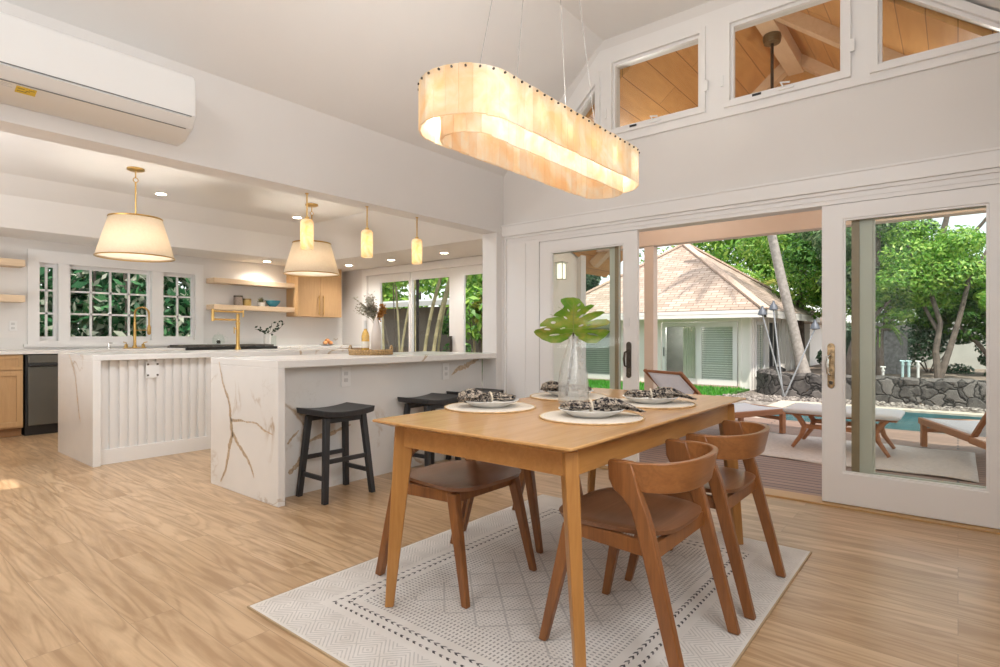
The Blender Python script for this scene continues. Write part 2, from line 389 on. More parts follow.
# sink wall with window hole (x,z)
WH = [(1.80, 1.06), (3.64, 1.06), (3.64, 2.03), (1.80, 2.03)]
S('wall_sink', MB().prism([[(-3.2, 0), (6.30, 0), (6.30, 2.40), (-3.2, 2.40)], WH], YS, YS+.14, 'xz'), M['wall'], 'white kitchen wall with sink window and shelves', 'wall', smooth=0)
o = MB().prism([[(1.70, .985), (3.74, .985), (3.74, 2.172), (1.70, 2.172)], [(1.815, 1.06), (3.625, 1.06), (3.625, 2.02), (1.815, 2.02)]], YS-.03, YS, 'xz')
for x0, x1 in ((2.005, 2.115), (3.055, 3.20)): o.box(x0, x1, YS-.02, YS+.13, 1.06, 2.03)
o.box(1.66, 3.78, YS-.06, YS, .985, 1.02)
win = S('window_1', o, M['trim'], 'white framed kitchen window of three gridded sashes above the sink', 'window', smooth=0)
for x0, x1, nx, nz in ((1.80, 2.005, 2, 3), (2.115, 3.055, 4, 3), (3.20, 3.64, 2, 3)):
    z0, z1, fw = 1.06, 2.03, .055
    yy = YS+.07
    f = MB().prism([[(x0, z0), (x1, z0), (x1, z1), (x0, z1)], [(x0+fw*.6, z0+fw), (x1-fw*.6, z0+fw), (x1-fw*.6, z1-fw), (x0+fw*.6, z1-fw)]], yy, yy+.035, 'xz')
    ax0, ax1, az0, az1 = x0+fw*.6, x1-fw*.6, z0+fw, z1-fw
    for k in range(1, nx): x = ax0+(ax1-ax0)*k/nx; f.box(x-.012, x+.012, yy+.003, yy+.03, az0, az1)
    for k in range(1, nz): z = az0+(az1-az0)*k/nz; f.box(ax0, ax1, yy+.003, yy+.03, z-.012, z+.012)
    s_ = f.build('sash', M['trim'], win, smooth=0)
    MB().box(ax0, ax1, yy+.015, yy+.019, az0, az1).build('pane', M['glass'], s_, smooth=0)
# kitchen glass wall at X = 6.19 : frame wall with three door openings
XK = 6.19
OP = [(7.68, 6.96), (6.90, 6.06), (5.74, 4.94), (4.75, 4.0)]
outer = [(3.70, 0), (8.86, 0), (8.86, 2.40), (3.70, 2.40)]
S('wall_kitchen_side', MB().prism([outer, [(3.95, .12), (8.0, .12), (8.0, 2.16), (3.95, 2.16)]], XK, XK+.12, 'yz'), M['wall'], 'white kitchen wall holding the glass doors', 'wall', smooth=0)
S('trim_3', MB().prism([[(3.85, .02), (8.11, .02), (8.11, 2.277), (3.85, 2.277)], [(3.95, .12), (8.0, .12), (8.0, 2.16), (3.95, 2.16)]], XK-.03, XK, 'yz'), M['trim'], 'white casing around the kitchen glass doors', 'trim', smooth=0)
KL = ('kitchen glass door nearest the sink wall', 'kitchen glass door behind the middle small pendant, with handle', 'kitchen glass door beside the white pillar', 'kitchen glass door hidden behind the pillar')
edges = [8.0, 6.93, 5.90, 4.85, 3.95]
for i, (a, b) in enumerate(OP):
    f = MB().prism([[(edges[i], .12), (edges[i+1], .12), (edges[i+1], 2.16), (edges[i], 2.16)], [(a, .30), (b, .30), (b, 2.03), (a, 2.03)]], XK+.03+.02*(i % 2), XK+.07+.02*(i % 2), 'yz')
    d = S('door_%d' % (5+i), f, M['trim'], KL[i], 'glass door', smooth=0)
    MB().box(XK+.048, XK+.052, b, a, .30, 2.03).build('pane', M['glass'], d, smooth=0)
    if i == 1:
        MB().box(XK-.005, XK+.03, 5.97, 6.01, .86, 1.12).build('handle', M['bronze'], d, bevel=.006)
        MB().box(XK+.045, XK+.055, 6.74, 6.80, .30, 2.03).build('screen_stile', M['black'], d, smooth=0)
# slanted return wall between dining glass wall and kitchen glass wall
S('wall_return', MB().prism([(4.43, 3.45), (6.32, 3.78), (6.32, 3.98), (4.30, 3.62), (4.30, 3.45)], 0, 2.62, 'xy'), M['extwhite'], 'white outside wall carrying the lantern', 'wall', smooth=0)

# ---------------------------------------------------------------- glass wall : casing, jamb, track, doors
tr = MB().box(XW-.03, XW, -.60, 3.51, 2.08, 2.188).box(XW-.03, XW, 3.43, 3.51, 0, 2.08)
tr.box(XW-.038, XW, -.60, 3.515, 2.176, 2.192).box(XW-.014, XW, -.60, 3.43, 2.055, 2.08)
S('trim_4', tr, M['trim'], 'white casing around the wide sliding doors', 'trim', smooth=0, bevel=.003)
tk = MB().box(XW, XW+.13, -.62, 3.50, 1.992, 2.08).box(XW-.006, XW, -.62, 3.43, 2.02, 2.03)
tk.box(XW, XW+.13, 3.02, 3.50, 0, 1.992).box(XW-.008, XW+.01, 3.17, 3.22, 0, 1.992).box(XW-.014, XW, 3.40, 3.43, 0, 2.06)
tk.box(XW, XW+.13, -.74, -.29, 0, 2.08)
S('trim_5', tk, M['trim'], 'white door track and fixed jamb panels', 'trim', smooth=0)
S('threshold', MB().box(XW-.05, XW+.13, -.62, 3.02, -.05, .012), wood('threshold_wood', (.42, .24, .09), (.52, .32, .13), 1, .4), 'honey wood threshold strip under the sliding doors', 'threshold', smooth=0, bevel=.004)
def door(name, y0, y1, x0, x1, mat, lab, st=.123, br=.205, trl=.10, outer=False, dark=0):
    z0, z1 = .015, 1.99
    f = MB().prism([[(y0, z0), (y1, z0), (y1, z1), (y0, z1)], [(y0+st, z0+br), (y1-st, z0+br), (y1-st, z1-trl), (y0+st, z1-trl)]], x0, x1, 'yz')
    d = S(name, f, mat, lab, 'sliding door', smooth=0, bevel=.003)
    g = MB().prism([[(y0+st-.001, z0+br-.001), (y1-st+.001, z0+br-.001), (y1-st+.001, z1-trl+.001), (y0+st-.001, z1-trl+.001)], [(y0+st+.012, z0+br+.012), (y1-st-.012, z0+br+.012), (y1-st-.012, z1-trl-.012), (y0+st+.012, z1-trl-.012)]], x0+.008, x1-.008, 'yz')
    g.build('glazing_bead', mat, d, smooth=0)
    xm = (x0+x1)/2
    MB().box(xm-.002, xm+.002, y0+st, y1-st, z0+br, z1-trl).build('pane', M['glass'], d, smooth=0)
    return d
d1 = door('door_1', -.262, .71, XW+.004, XW+.042, M['trim'], 'white sliding glass door at right, standing open')
d2 = door('door_2', 2.04, 3.015, XW+.004, XW+.042, M['trim'], 'white sliding glass door at left, behind the monstera leaf')
d3 = door('door_3', -.42, .545, XW+.07, XW+.108, M['sage'], 'sage framed outer sliding door behind the right glass door', st=.115)
d4 = door('door_4', 2.245, 3.19, XW+.07, XW+.108, M['sage'], 'sage framed outer sliding door behind the left glass door', st=.075)
MB().box(XW+.062, XW+.071, .502, .547, .02, 1.985).build('weatherstrip', M['brownframe'], d3, smooth=0)
MB().box(XW+.062, XW+.071, 2.243, 2.275, .02, 1.985).build('weatherstrip', M['brownframe'], d4, smooth=0)
MB().box(XW+.108, XW+.112, 2.245, 2.32, .02, 1.985).build('seal', M['brownframe'], d4, smooth=0)
hw = paint('aged_brass_plate', (.46, .34, .20), .25, .5, 40, .9)
for d, y, lab in ((d1, .655, 'r'), (d2, 2.115, 'l')):
    pl = [(y-.022*math.cos(t)*(1), (.795 if math.sin(t) < 0 else 1.05)+.022*math.sin(t)) for t in [2*PI*k/20 for k in range(20)]]
    p = MB().prism([pl], XW-.004, XW+.006, 'yz').build('handle_plate', M['bronze'] if lab == 'l' else hw, d, smooth=0, bevel=.002)
    h = MB().tube([(XW-.004, y+.004, 1.0), (XW-.05, y+.012, .985), (XW-.056, y+.016, .93), (XW-.05, y+.012, .875), (XW-.004, y+.004, .86)], [.006, .008, .010, .008, .006], 8)
    h.build('pull', M['chrome'] if lab == 'r' else M['bronze'], p)
    MB().lathe([(1e-7, 0), (.011, 0), (.011, .008), (1e-7, .008)], (0, 0, 0), 12).build('thumb_turn', M['bronze'], p).matrix_local = Matrix.Translation((XW-.004, y, .81)) @ Matrix.Rotation(-PI/2, 4, 'Y')
    MB().box(XW-.003, XW+.004, y-.006, y+.004, 1.20, 1.27).build('catch', M['plastic'], d, smooth=0)
# ---------------------------------------------------------------- kitchen : sink wall run
ZC = .957
YF = 8.10      # cabinet fronts
def shaker(x0, x1, z0, z1, y, name, mat, parent, fw=.06):
    d = MB().box(x0+fw, x1-fw, y-.008, y+.004, z0+fw, z1-fw)
    d.prism([[(x0, z0), (x1, z0), (x1, z1), (x0, z1)], [(x0+fw, z0+fw), (x1-fw, z0+fw), (x1-fw, z1-fw), (x0+fw, z1-fw)]], y-.02, y, 'xz')
    return d.build(name, mat, parent, smooth=0, bevel=.002)
def pull(x0, x1, z, y, parent, vertical=False, z1=None):
    b = MB()
    if vertical:
        b.tube([(x0, y-.035, z), (x0, y-.035, z1)], .007, 8)
        for zz in (z+.03, z1-.03): b.tube([(x0, y, zz), (x0, y-.035, zz)], .005, 6)
    else:
        b.tube([(x0, y-.035, z), (x1, y-.035, z)], .007, 8)
        for xx in (x0+.02, x1-.02): b.tube([(xx, y, z), (xx, y-.035, z)], .005, 6)
    return b.build('handle', M['brass'], parent)
def base_cab(x0, x1, lab, ndoor, drawer=True):
    t = E('base_cabinet', lab, 'cabinet', ((x0+x1)/2, 8.41, 0))
    MB().box(x0+.001, x1-.001, YF, 8.715, .10, .915).build('cabinet_body', M['oak'], t, w=True, smooth=0)
    MB().box(x0+.001, x1-.001, YF+.07, 8.70, 0, .10).build('toe_kick', M['oakdark'], t, w=True, smooth=0)
    n = ndoor; ww = (x1-x0)/n
    for k in range(n):
        a, b = x0+k*ww+.004, x0+(k+1)*ww-.004
        top = .905
        if drawer:
            d = MB()
            d.prism([[(a, .745), (b, .745), (b, top), (a, top)], [(a+.035, .78), (b-.035, .78), (b-.035, top-.035), (a+.035, top-.035)]], YF-.02, YF, 'xz')
            d.box(a+.035, b-.035, YF-.010, YF, .78, top-.035)
            dr = d.build('drawer', M['oak'], t, w=True, smooth=0, bevel=.002)
            MB().tube([((a+b)/2-.09, YF-.05, .825), ((a+b)/2+.09, YF-.05, .825)], .007, 8).box((a+b)/2-.075, (a+b)/2-.067, YF-.05, YF-.01, .821, .829).box((a+b)/2+.067, (a+b)/2+.075, YF-.05, YF-.01, .821, .829).build('handle', M['brass'], dr, w=True)
            top = .735
        dd = MB().box(a+.05, b-.05, YF-.008, YF, .17, top-.05)
        dd.prism([[(a, .115), (b, .115), (b, top), (a, top)], [(a+.055, .17), (b-.055, .17), (b-.055, top-.055), (a+.055, top-.055)]], YF-.02, YF, 'xz')
        dd.build('door', M['oak'], t, w=True, smooth=0, bevel=.002)
    return t
base_cab(.93, 1.545, 'oak base cabinet with drawer, left of the black dishwasher', 1)
base_cab(2.19, 3.225, 'oak sink base cabinet behind the ribbed island', 2)
base_cab(4.56, 6.17, 'oak base cabinet right of the range', 3)
dw = E('dishwasher', 'black stainless dishwasher beside the oak base cabinet', 'dishwasher', (1.865, 8.4, 0))
MB().box(1.566, 2.17, YF, 8.70, .09, .915).build('tub', M['black'], dw, w=True, smooth=0)
MB().box(1.566, 2.17, YF+.02, 8.68, 0, .09).build('toe_kick', M['black'], dw, w=True, smooth=0)
MB().box(1.585, 2.155, YF-.03, YF, .115, .775).build('door', M['steelblk'], dw, w=True, smooth=0, bevel=.004)
MB().box(1.585, 2.155, YF-.03, YF, .815, .905).build('control_panel', M['steelblk'], dw, w=True, smooth=0, bevel=.004)
MB().box(1.59, 2.15, YF-.055, YF-.0, .778, .812).build('handle', M['black'], dw, w=True, smooth=0, bevel=.006)
tag(MB().box(.90, 3.235, 8.06, 8.715, .917, ZC).build('sink_worktop', M['marble'], smooth=0, bevel=.003), 'white marble worktop along the sink wall left of the range', 'worktop')
tag(MB().box(4.55, 6.18, 8.06, 8.715, .917, ZC).build('corner_worktop', M['marble'], smooth=0, bevel=.003), 'white marble worktop between the range and the kitchen corner', 'worktop')
bs = MB().box(.90, 6.18, 8.69, 8.719, ZC, .985).box(.90, 1.695, 8.70, 8.719, .98, 1.10).box(3.745, 6.18, 8.70, 8.719, .98, 1.085)
tag(bs.build('backsplash', M['marble'], smooth=0), 'low white marble backsplash under the kitchen window and shelves', 'backsplash')
# range
rg = E('range_cooker', 'wide black range with low grates below the floating shelves', 'range', (3.815, 8.4, 0))
MB().box(3.24, 4.545, 8.08, 8.685, .10, .93).build('oven_body', M['steelblk'], rg, w=True, smooth=0, bevel=.004)
MB().box(3.27, 4.51, 8.12, 8.68, 0, .10).build('toe_kick', M['black'], rg, w=True, smooth=0)
MB().box(3.24, 4.545, 8.04, 8.685, .93, .968).build('cooktop', M['black'], rg, w=True, smooth=0, bevel=.004)
for k in range(4):
    g = MB(); a = 3.265+k*.316
    for y in (8.10, 8.24, 8.38, 8.52, 8.66): g.box(a, a+.302, y-.007, y+.007, .975, .995)
    for j in range(3): g.box(a+.005+j*.14, a+.02+j*.14, 8.09, 8.67, .967, .995)
    g.build('grate', M['grate'], rg, w=True, smooth=0)
for k in range(7):
    MB().tube([(3.33+k*.185, 8.08, .86), (3.33+k*.185, 8.04, .86)], .022, 12).build('knob', M['black'], rg, w=True)
for a, b in ((3.27, 3.97), (4.0, 4.51)):
    od = MB().box(a, b, 8.055, 8.08, .16, .80).build('oven_door', M['steelblk'], rg, w=True, smooth=0, bevel=.004)
    MB().tube([(a+.06, 8.02, .76), (b-.06, 8.02, .76)], .012, 8).box(a+.08, a+.10, 8.02, 8.056, .752, .768).box(b-.10, b-.08, 8.02, 8.056, .752, .768).build('handle', M['chrome'], od, w=True)
# sink faucet : bridge base with spring gooseneck
fc = E('kitchen_faucet', 'brass gooseneck bridge faucet standing in front of the kitchen window', 'faucet', (2.76, 8.45, ZC))
MB().box(-.13, .13, -.03, .03, 0, .012).build('deck_plate', M['brass'], fc, bevel=.004)
MB().lathe([(.028, .012), (.028, .03), (.018, .045), (.018, .35), (1e-7, .35)], (0, 0, 0), 14).build('body', M['brass'], fc)
arc = [(0, 0, .35)]+[(.085-.085*math.cos(t), -.0, .46+.085*math.sin(t)) for t in [PI*k/10 for k in range(11)]]+[(.17, 0, .40), (.17, 0, .30)]
MB().tube(arc, .011, 8).build('gooseneck', M['brass'], fc)
sp = []
for k in range(220):
    f = k/219*(len(arc)-3); i = int(f); i = min(i, len(arc)-3); u = f-i
    p = Vector(arc[i]).lerp(Vector(arc[i+1]), u); a = k*.9
    sp.append(p+Vector((.015*math.cos(a)*.9, .015*math.sin(a), .004*math.sin(a))))
MB().tube(sp, .003, 4).build('spring', M['brass'], fc)
MB().lathe([(.014, .18), (.024, .20), (.024, .28), (.013, .31), (1e-7, .31)], (.17, 0, 0), 12).build('spray_head', M['brass'], fc)
for sx in (-1, 1):
    h = MB().lathe([(.02, .012), (.02, .05), (.012, .06), (1e-7, .06)], (sx*.10, 0, 0), 12)
    h.tube([(sx*.10, 0, .055), (sx*.10, -.02, .075), (sx*.14, -.03, .085)], .006, 6)
    h.build('tap_handle', M['brass'], fc)
MB().tube([(0, 0, .24), (.17, 0, .24)], .006, 6).build('spray_arm', M['brass'], fc)
so = E('soap_dispenser', 'small chrome soap dispenser left of the brass faucet', 'dispenser', (2.47, 8.45, ZC))
MB().lathe([(.022, 0), (.022, .01), (.012, .02), (.012, .055), (1e-7, .055)], (0, 0, 0), 12).build('pump', M['chrome'], so)
MB().tube([(0, 0, .05), (0, 0, .075), (.03, -.03, .075)], .007, 6).build('spout', M['chrome'], so)
# shelves (left pair, right pair)
for x0, x1, z0, z1, lab in ((.95, 1.635, 1.93, 2.01, 'upper of the two oak floating shelves left of the kitchen window'), (.95, 1.635, 1.515, 1.595, 'lower of the two oak floating shelves left of the kitchen window'),
                            (3.79, 5.085, 1.905, 1.978, 'upper pale oak floating shelf, empty, beside the wall cabinet'), (3.79, 5.085, 1.512, 1.586, 'lower pale oak floating shelf carrying jars, plant and blue bowl')):
    tag(MB().box(x0, x1, 8.46, YS-.001, z0, z1).build('floating_shelf', M['oakpale'], smooth=0, bevel=.003), lab, 'shelf', 'oak floating shelves')
# wall cabinet
wc = E('wall_cabinet', 'oak two-door wall cabinet with long brass handles in the kitchen corner', 'cabinet', (5.51, 8.5, 1.44))
MB().box(5.085, 5.93, 8.39, YS-.002, 1.443, 2.284).build('cabinet_body', M['oak'], wc, w=True, smooth=0)
for a, b, hx in ((5.087, 5.506, 5.465), (5.510, 5.928, 5.55)):
    d = MB().box(a, b, 8.368, 8.389, 1.446, 2.282).build('door', M['oak'], wc, w=True, smooth=0, bevel=.002)
    h = MB().tube([(hx, 8.335, 1.47), (hx, 8.335, 1.80)], .008, 8)
    for z in (1.50, 1.77): h.tube([(hx, 8.37, z), (hx, 8.335, z)], .005, 6)
    h.build('handle', M['brass'], d, w=True)
# things on the lower shelf
zs = 1.587
jm = paint('ribbed_grey_jar', (.30, .24, .20), .5, .25, 60)
jx = E('jar', 'tall brown-grey jar with dark lid on the lower shelf', 'jar', (4.205, 8.58, zs), group='jars on the shelf')
MB().lathe([(.062, 0), (.066, .01), (.066, .12), (.06, .13), (1e-7, .13)], (0, 0, 0), 20).build('jar_body', jm, jx)
MB().lathe([(.066, .128), (.066, .152), (1e-7, .155)], (0, 0, 0), 20).build('lid', M['bronze'], jx)
jy = E('jar', 'short honey-yellow jar with brass lid on the lower shelf', 'jar', (4.345, 8.58, zs), group='jars on the shelf')
MB().lathe([(.056, 0), (.06, .01), (.06, .085), (.055, .09), (1e-7, .09)], (0, 0, 0), 20).build('jar_body', paint('honey_jar', (.52, .36, .12), .3, .1, 20), jy)
MB().lathe([(.06, .088), (.06, .112), (1e-7, .114)], (0, 0, 0), 20).build('lid', paint('dull_brass_lid', (.30, .21, .10), .35, .1, 20, .7), jy)
sp_ = E('potted_succulent', 'small grey-green succulent in a white pot on the lower shelf', 'plant', (4.575, 8.58, zs))
MB().lathe([(.05, 0), (.065, .06), (.06, .062), (.055, .05), (1e-7, .05)], (0, 0, 0), 20).build('pot', M['white'], sp_)
lf = MB()
for k in range(60):
    a = random.uniform(0, 2*PI); el = random.uniform(.3, 1.4); r = random.uniform(.07, .11)
    d = Vector((math.cos(a)*math.cos(el), math.sin(a)*math.cos(el), math.sin(el))); p = Vector((0, 0, .05))
    s_ = d.cross(Vector((0, 0, 1))).normalized()*.010
    lf.add([p, p+d*r*.55+s_, p+d*r, p+d*r*.55-s_], [(0, 1, 2, 3)])
lf.build('leaves', leafmat('succulent_green', [(0, (.13, .14, .07)), (1, (.28, .27, .15))]), sp_)
tag(MB().lathe([(.04, 0), (.05, .006), (.10, .06), (.115, .10), (.11, .10), (.095, .06), (.045, .012), (1e-7, .012)], (4.765, 8.57, zs), 28).build('bowl', paint('teal_blue_glaze', (.03, .22, .32), .2, .15, 30)), 'teal blue bowl on the lower shelf', 'bowl')
# items on the counter right of / on the range
kt = E('glass_kettle', 'clear glass kettle with dark knob on the range top', 'kettle', (3.87, 8.5, .996))
MB().lathe([(.07, 0), (.085, .02), (.085, .09), (.06, .14), (.057, .14), (.08, .09), (.08, .02), (1e-7, .01)], (0, 0, 0), 24).build('vessel', M['glass'], kt)
MB().lathe([(.06, .14), (.03, .155), (.012, .16), (.012, .185), (1e-7, .187)], (0, 0, 0), 16).build('lid', M['glass'], kt)
MB().tube([(.085, 0, .03), (.14, 0, .05), (.14, 0, .10), (.075, 0, .125)], .006, 8).build('handle', M['glass'], kt)
MB().lathe([(.028, .012), (.028, .05), (.016, .06), (1e-7, .06)], (0, 0, 0), 12).build('infuser', M['bronze'], kt)
vs = E('vase', 'white cylinder vase holding a dark-leaved branch on the back counter', 'vase', (4.62, 8.48, ZC))
MB().lathe([(.052, 0), (.055, .01), (.055, .19), (.05, .19), (.05, .02), (1e-7, .02)], (0, 0, 0), 24).build('vase_body', M['white'], vs)
br = E('leafy_branch', 'dark green leafy branch in the white cylinder vase', 'branch', (4.62, 8.48, ZC+.03))
st = MB(); lv = MB()
for a, ex in ((2.9, .20), (.3, .22), (.1, .30), (3.6, .13), (.9, .16)):
    pts = [Vector((0, 0, 0)), Vector((math.cos(a)*ex*.2, math.sin(a)*ex*.12, .17)), Vector((math.cos(a)*ex*.6, math.sin(a)*ex*.2, .22)), Vector((math.cos(a)*ex, math.sin(a)*ex*.3, .24+.1*(math.cos(a) > 0)))]
    st.tube(pts, .003, 5)
    for k in range(7):
        p = pts[1].lerp(pts[3], k/6)+Vector((random.uniform(-.02, .02), random.uniform(-.02, .02), random.uniform(-.015, .02)))
        d = Vector((random.uniform(-1, 1), random.uniform(-.6, .2), random.uniform(-.3, .7))).normalized(); s_ = d.cross(Vector((.2, 1, .1))).normalized()*.016
        lv.add([p, p+d*.03+s_, p+d*.062, p+d*.03-s_], [(0, 1, 2, 3)])
st.build('stems', M['bronze'], br); lv.build('leaves', leafmat('dark_branch_leaf', [(0, (.015, .03, .015)), (1, (.04, .07, .035))], .2), br)
tag(MB().lathe([(.036, 0), (.04, .01), (.04, .17), (.036, .17), (.036, .015), (1e-7, .015)], (4.74, 8.50, ZC), 20).build('glass_tumbler', M['glass']), 'tall clear glass beside the white cylinder vase', 'glass')
tag(MB().lathe([(.06, 0), (.085, .004), (.13, .016), (.13, .02), (.08, .010), (1e-7, .008)], (5.64, 8.38, ZC), 28).build('plate', paint('grey_plate', (.38, .37, .36), .35, .05, 20)), 'grey plate of peach-coloured fruit in the kitchen corner', 'plate')
fm = paint('peach_skin', (.72, .33, .12), .45, .15, 18)
for k, (dx, dy, dz, lab) in enumerate(((-.055, -.03, .045, 'peach-coloured fruit at the left of the grey plate'), (.055, -.02, .045, 'peach-coloured fruit at the right of the grey plate'), (0, .05, .045, 'peach-coloured fruit at the back of the grey plate'), (0, -.01, .085, 'peach-coloured fruit on top of the others on the grey plate'))):
    o = MB().sphere((0, 0, 0), .042, 8, 1, 1, .85).build('peach', fm); o.location = (5.64+dx, 8.38+dy, ZC+dz); tag(o, lab, 'fruit', 'fruit on the grey plate')
def outlet(name, c, axis, lab, w=.075, h=.12, n=2, gap=0):
    t = E(name, lab, 'outlet', c)
    if axis == 'y':   # plate facing -y
        MB().box(-w/2, w/2, -.008, 0, -h/2, h/2).build('cover_plate', M['plastic'], t, smooth=0, bevel=.003)
        for z in (-.025, .025): MB().box(-.017, .017, -.011, -.007, z-.014, z+.014).build('socket', M['greyplas'], t, smooth=0, bevel=.003)
    return t
outlet('wall_outlet', (1.57, YS, 1.24), 'y', 'white switch plate on the sink wall beside the window casing')
# ---------------------------------------------------------------- island with beadboard
isl = E('kitchen_island', 'white kitchen island base with ribbed beadboard front', 'island', (3.0, 6.2, 0))
bb = MB().box(1.615, 4.36, 5.80, 6.68, 0, .905)
bb.build('island_body', M['beadboard'], isl, w=True, smooth=0)
bd = MB(); pitch = .0745
prof = []
x = 1.615
poly = [(1.615, 5.80)]
while x < 4.36-.01:
    poly += [(x+.004, 5.772), (min(x+pitch-.030, 4.355), 5.772), (min(x+pitch-.026, 4.357), 5.7965), (min(x+pitch-.004, 4.358), 5.7965)]
    x += pitch
poly.append((4.36, 5.80))
bd.prism([poly], .13, .905, 'xy').build('beadboard_panel', M['beadboard'], isl, w=True, smooth=0)
MB().box(1.615, 4.36, 5.766, 5.80, 0, .13).build('base_rail', M['beadboard'], isl, w=True, smooth=0, bevel=.002)
iw = MB().box(1.552, 4.42, 5.718, 6.76, .908, ZC).box(1.552, 1.612, 5.718, 6.76, 0, .908)
tag(iw.build('island_worktop', M['marble'], smooth=0, bevel=.003), 'white marble island worktop with waterfall side, over the ribbed base', 'worktop')
t = E('island_outlet', 'double outlet box on the ribbed island front', 'outlet', (2.03, 5.772, .81))
MB().box(-.055, .055, -.006, 0, -.075, .075).build('cover_plate', M['plastic'], t, smooth=0, bevel=.002)
for z in (-.05, .05):
    for x in (-.04, .04): MB().box(x-.008, x+.008, -.010, -.005, z-.008, z+.008).build('clip', M['bronze'], t, smooth=0)
# pot filler standing on the island
pf = E('pot_filler', 'brass deck pot filler with folding arm on the island worktop', 'faucet', (3.28, 6.70, ZC))
MB().lathe([(.034, 0), (.034, .012), (.024, .03), (.021, .06), (.021, .30), (.026, .305), (.026, .325), (.019, .33), (.019, .43), (1e-7, .43)], (0, 0, 0), 16).build('post', M['brass'], pf)
ar = MB()
for z in (.355, .45): ar.tube([(.02, 0, z), (-.32, -.06, z)], .011, 8)
ar.build('swing_arm', M['brass'], pf)
MB().tube([(-.32, -.06, .335), (-.32, -.06, .475)], .017, 10).build('hinge', M['brass'], pf)
MB().tube([(0, 0, .45), (.075, .012, .455)], .010, 8).tube([(.07, .012, .475), (.07, .012, .39)], .009, 8).build('spout', M['brass'], pf)
MB().tube([(0, 0, .25), (-.05, -.02, .25)], .009, 8).tube([(-.055, -.02, .275), (-.055, -.02, .19)], .006, 8).build('lever', M['brass'], pf)
# ---------------------------------------------------------------- peninsula
pen = E('kitchen_peninsula', 'white marble faced peninsula cabinet behind the black stools', 'peninsula', (3.1, 3.9, 0))
MB().box(2.005, 4.185, 3.64, 4.36, .0, .905).build('cabinet_body', M['beadboard'], pen, w=True, smooth=0)
MB().box(2.004, 4.187, 3.622, 3.64, 0, .905).build('back_panel', M['marble2'], pen, w=True, smooth=0)
pw = MB().box(1.952, 4.20, 3.446, 4.415, .908, ZC).box(1.952, 2.003, 3.446, 4.415, 0, .908)
tag(pw.build('peninsula_worktop', M['marble'], smooth=0, bevel=.003), 'white marble peninsula worktop with veined waterfall end', 'worktop')
# explicit gold veins on the waterfall end
vm = paint('gold_brown_vein', (.50, .385, .265), .3, .30, 60)
def strip(paths, P, key):
    out = []
    for pts, wd in paths:
        b = MB(); out.append(b)
        q = [P(*p) for p in pts]; q2 = []; w2 = []
        for i in range(len(q)-1):
            for k in range(7):
                f = k/7; c = q[i]*(1-f)+q[i+1]*f
                q2.append(c+Vector((mnoise.noise(Vector((c.x*14, c.y*14, 3+key)))*.014, mnoise.noise(Vector((c.y*16, c.x*12, 8+key)))*.010)))
                w2.append(max(.0012, (wd[i]*(1-f)+wd[i+1]*f)*(1+.8*mnoise.noise(Vector((c.x*45, c.y*45, 9))))))
        for i in range(len(q2)-1):
            d = (q2[i+1]-q2[i]).normalized(); n1 = Vector((-d.y, d.x))
            d0 = (q2[i]-q2[max(0, i-1)]).normalized() if i else d; n0 = Vector((-d0.y, d0.x))
            b.add([(*(q2[i]-n0*w2[i]), 0), (*(q2[i]+n0*w2[i]), 0), (*(q2[i+1]+n1*w2[i+1]), 0), (*(q2[i+1]-n1*w2[i+1]), 0)], [(0, 1, 2, 3)])
    return out
def ray_(u, v):
    a = (u-500)/565; th = R(39.03); return math.cos(th)+a*math.sin(th), math.sin(th)-a*math.cos(th), (336-v)/565
def pe_(u, v): dx, dy, dz = ray_(u, v); t = 1.952/dx; return Vector((dy*t, 1.12+dz*t))
def pp_(u, v): dx, dy, dz = ray_(u, v); t = 3.622/dy; return Vector((dx*t, 1.12+dz*t))
vein = strip((([(219, 362), (222, 380), (227, 395), (230, 405), (231, 420), (232, 432), (229, 452), (225, 470), (220, 483)], [.005, .009, .013, .012, .016, .024, .019, .011, .008]),
              ([(232, 434), (239, 445), (247, 458), (252, 470), (254, 480)], [.020, .015, .016, .009, .004]),
              ([(231, 420), (245, 421), (257, 424), (265, 431), (275, 436)], [.011, .004, .006, .008, .002])), pe_, 0)
for v_ in vein: v_.v = [(1.9514, y, z) for y, z, _ in v_.v]; v_.build('marble_vein', vm, D.objects['peninsula_worktop'], smooth=0)
def pi_(u, v): dx, dy, dz = ray_(u, v); t = 1.552/dx; return Vector((dy*t, 1.12+dz*t))
for v_ in strip((([(69, 354), (73, 366), (76, 378), (77, 395), (79, 412), (81, 424)], [.006, .012, .010, .014, .012, .004]),), pi_, 2): v_.v = [(1.5514, y, z) for y, z, _ in v_.v]; v_.build('marble_vein', vm, D.objects['island_worktop'], smooth=0)
vein = strip((([(288, 444), (293, 437), (300, 428)], [.006, .009, .004]), ([(307, 442), (316, 438), (326, 435), (341, 429), (352, 424)], [.006, .014, .020, .010, .004]),
              ([(452, 375), (458, 369), (467, 365), (480, 358)], [.006, .020, .022, .014]), ([(289, 474), (295, 467), (303, 456), (309, 447)], [.012, .018, .010, .004])), pp_, 5)
for v_ in vein: v_.v = [(x, 3.6214, z) for x, z, _ in v_.v]; v_.build('marble_vein', vm, pen, w=True, smooth=0)
outlet('peninsula_outlet', (2.60, 3.622, .81), 'y', 'white outlet on the peninsula panel above the nearest black stool', .085, .15)
outlet('peninsula_outlet', (3.68, 3.622, .80), 'y', 'white outlet on the peninsula panel beside the pillar', .085, .15)
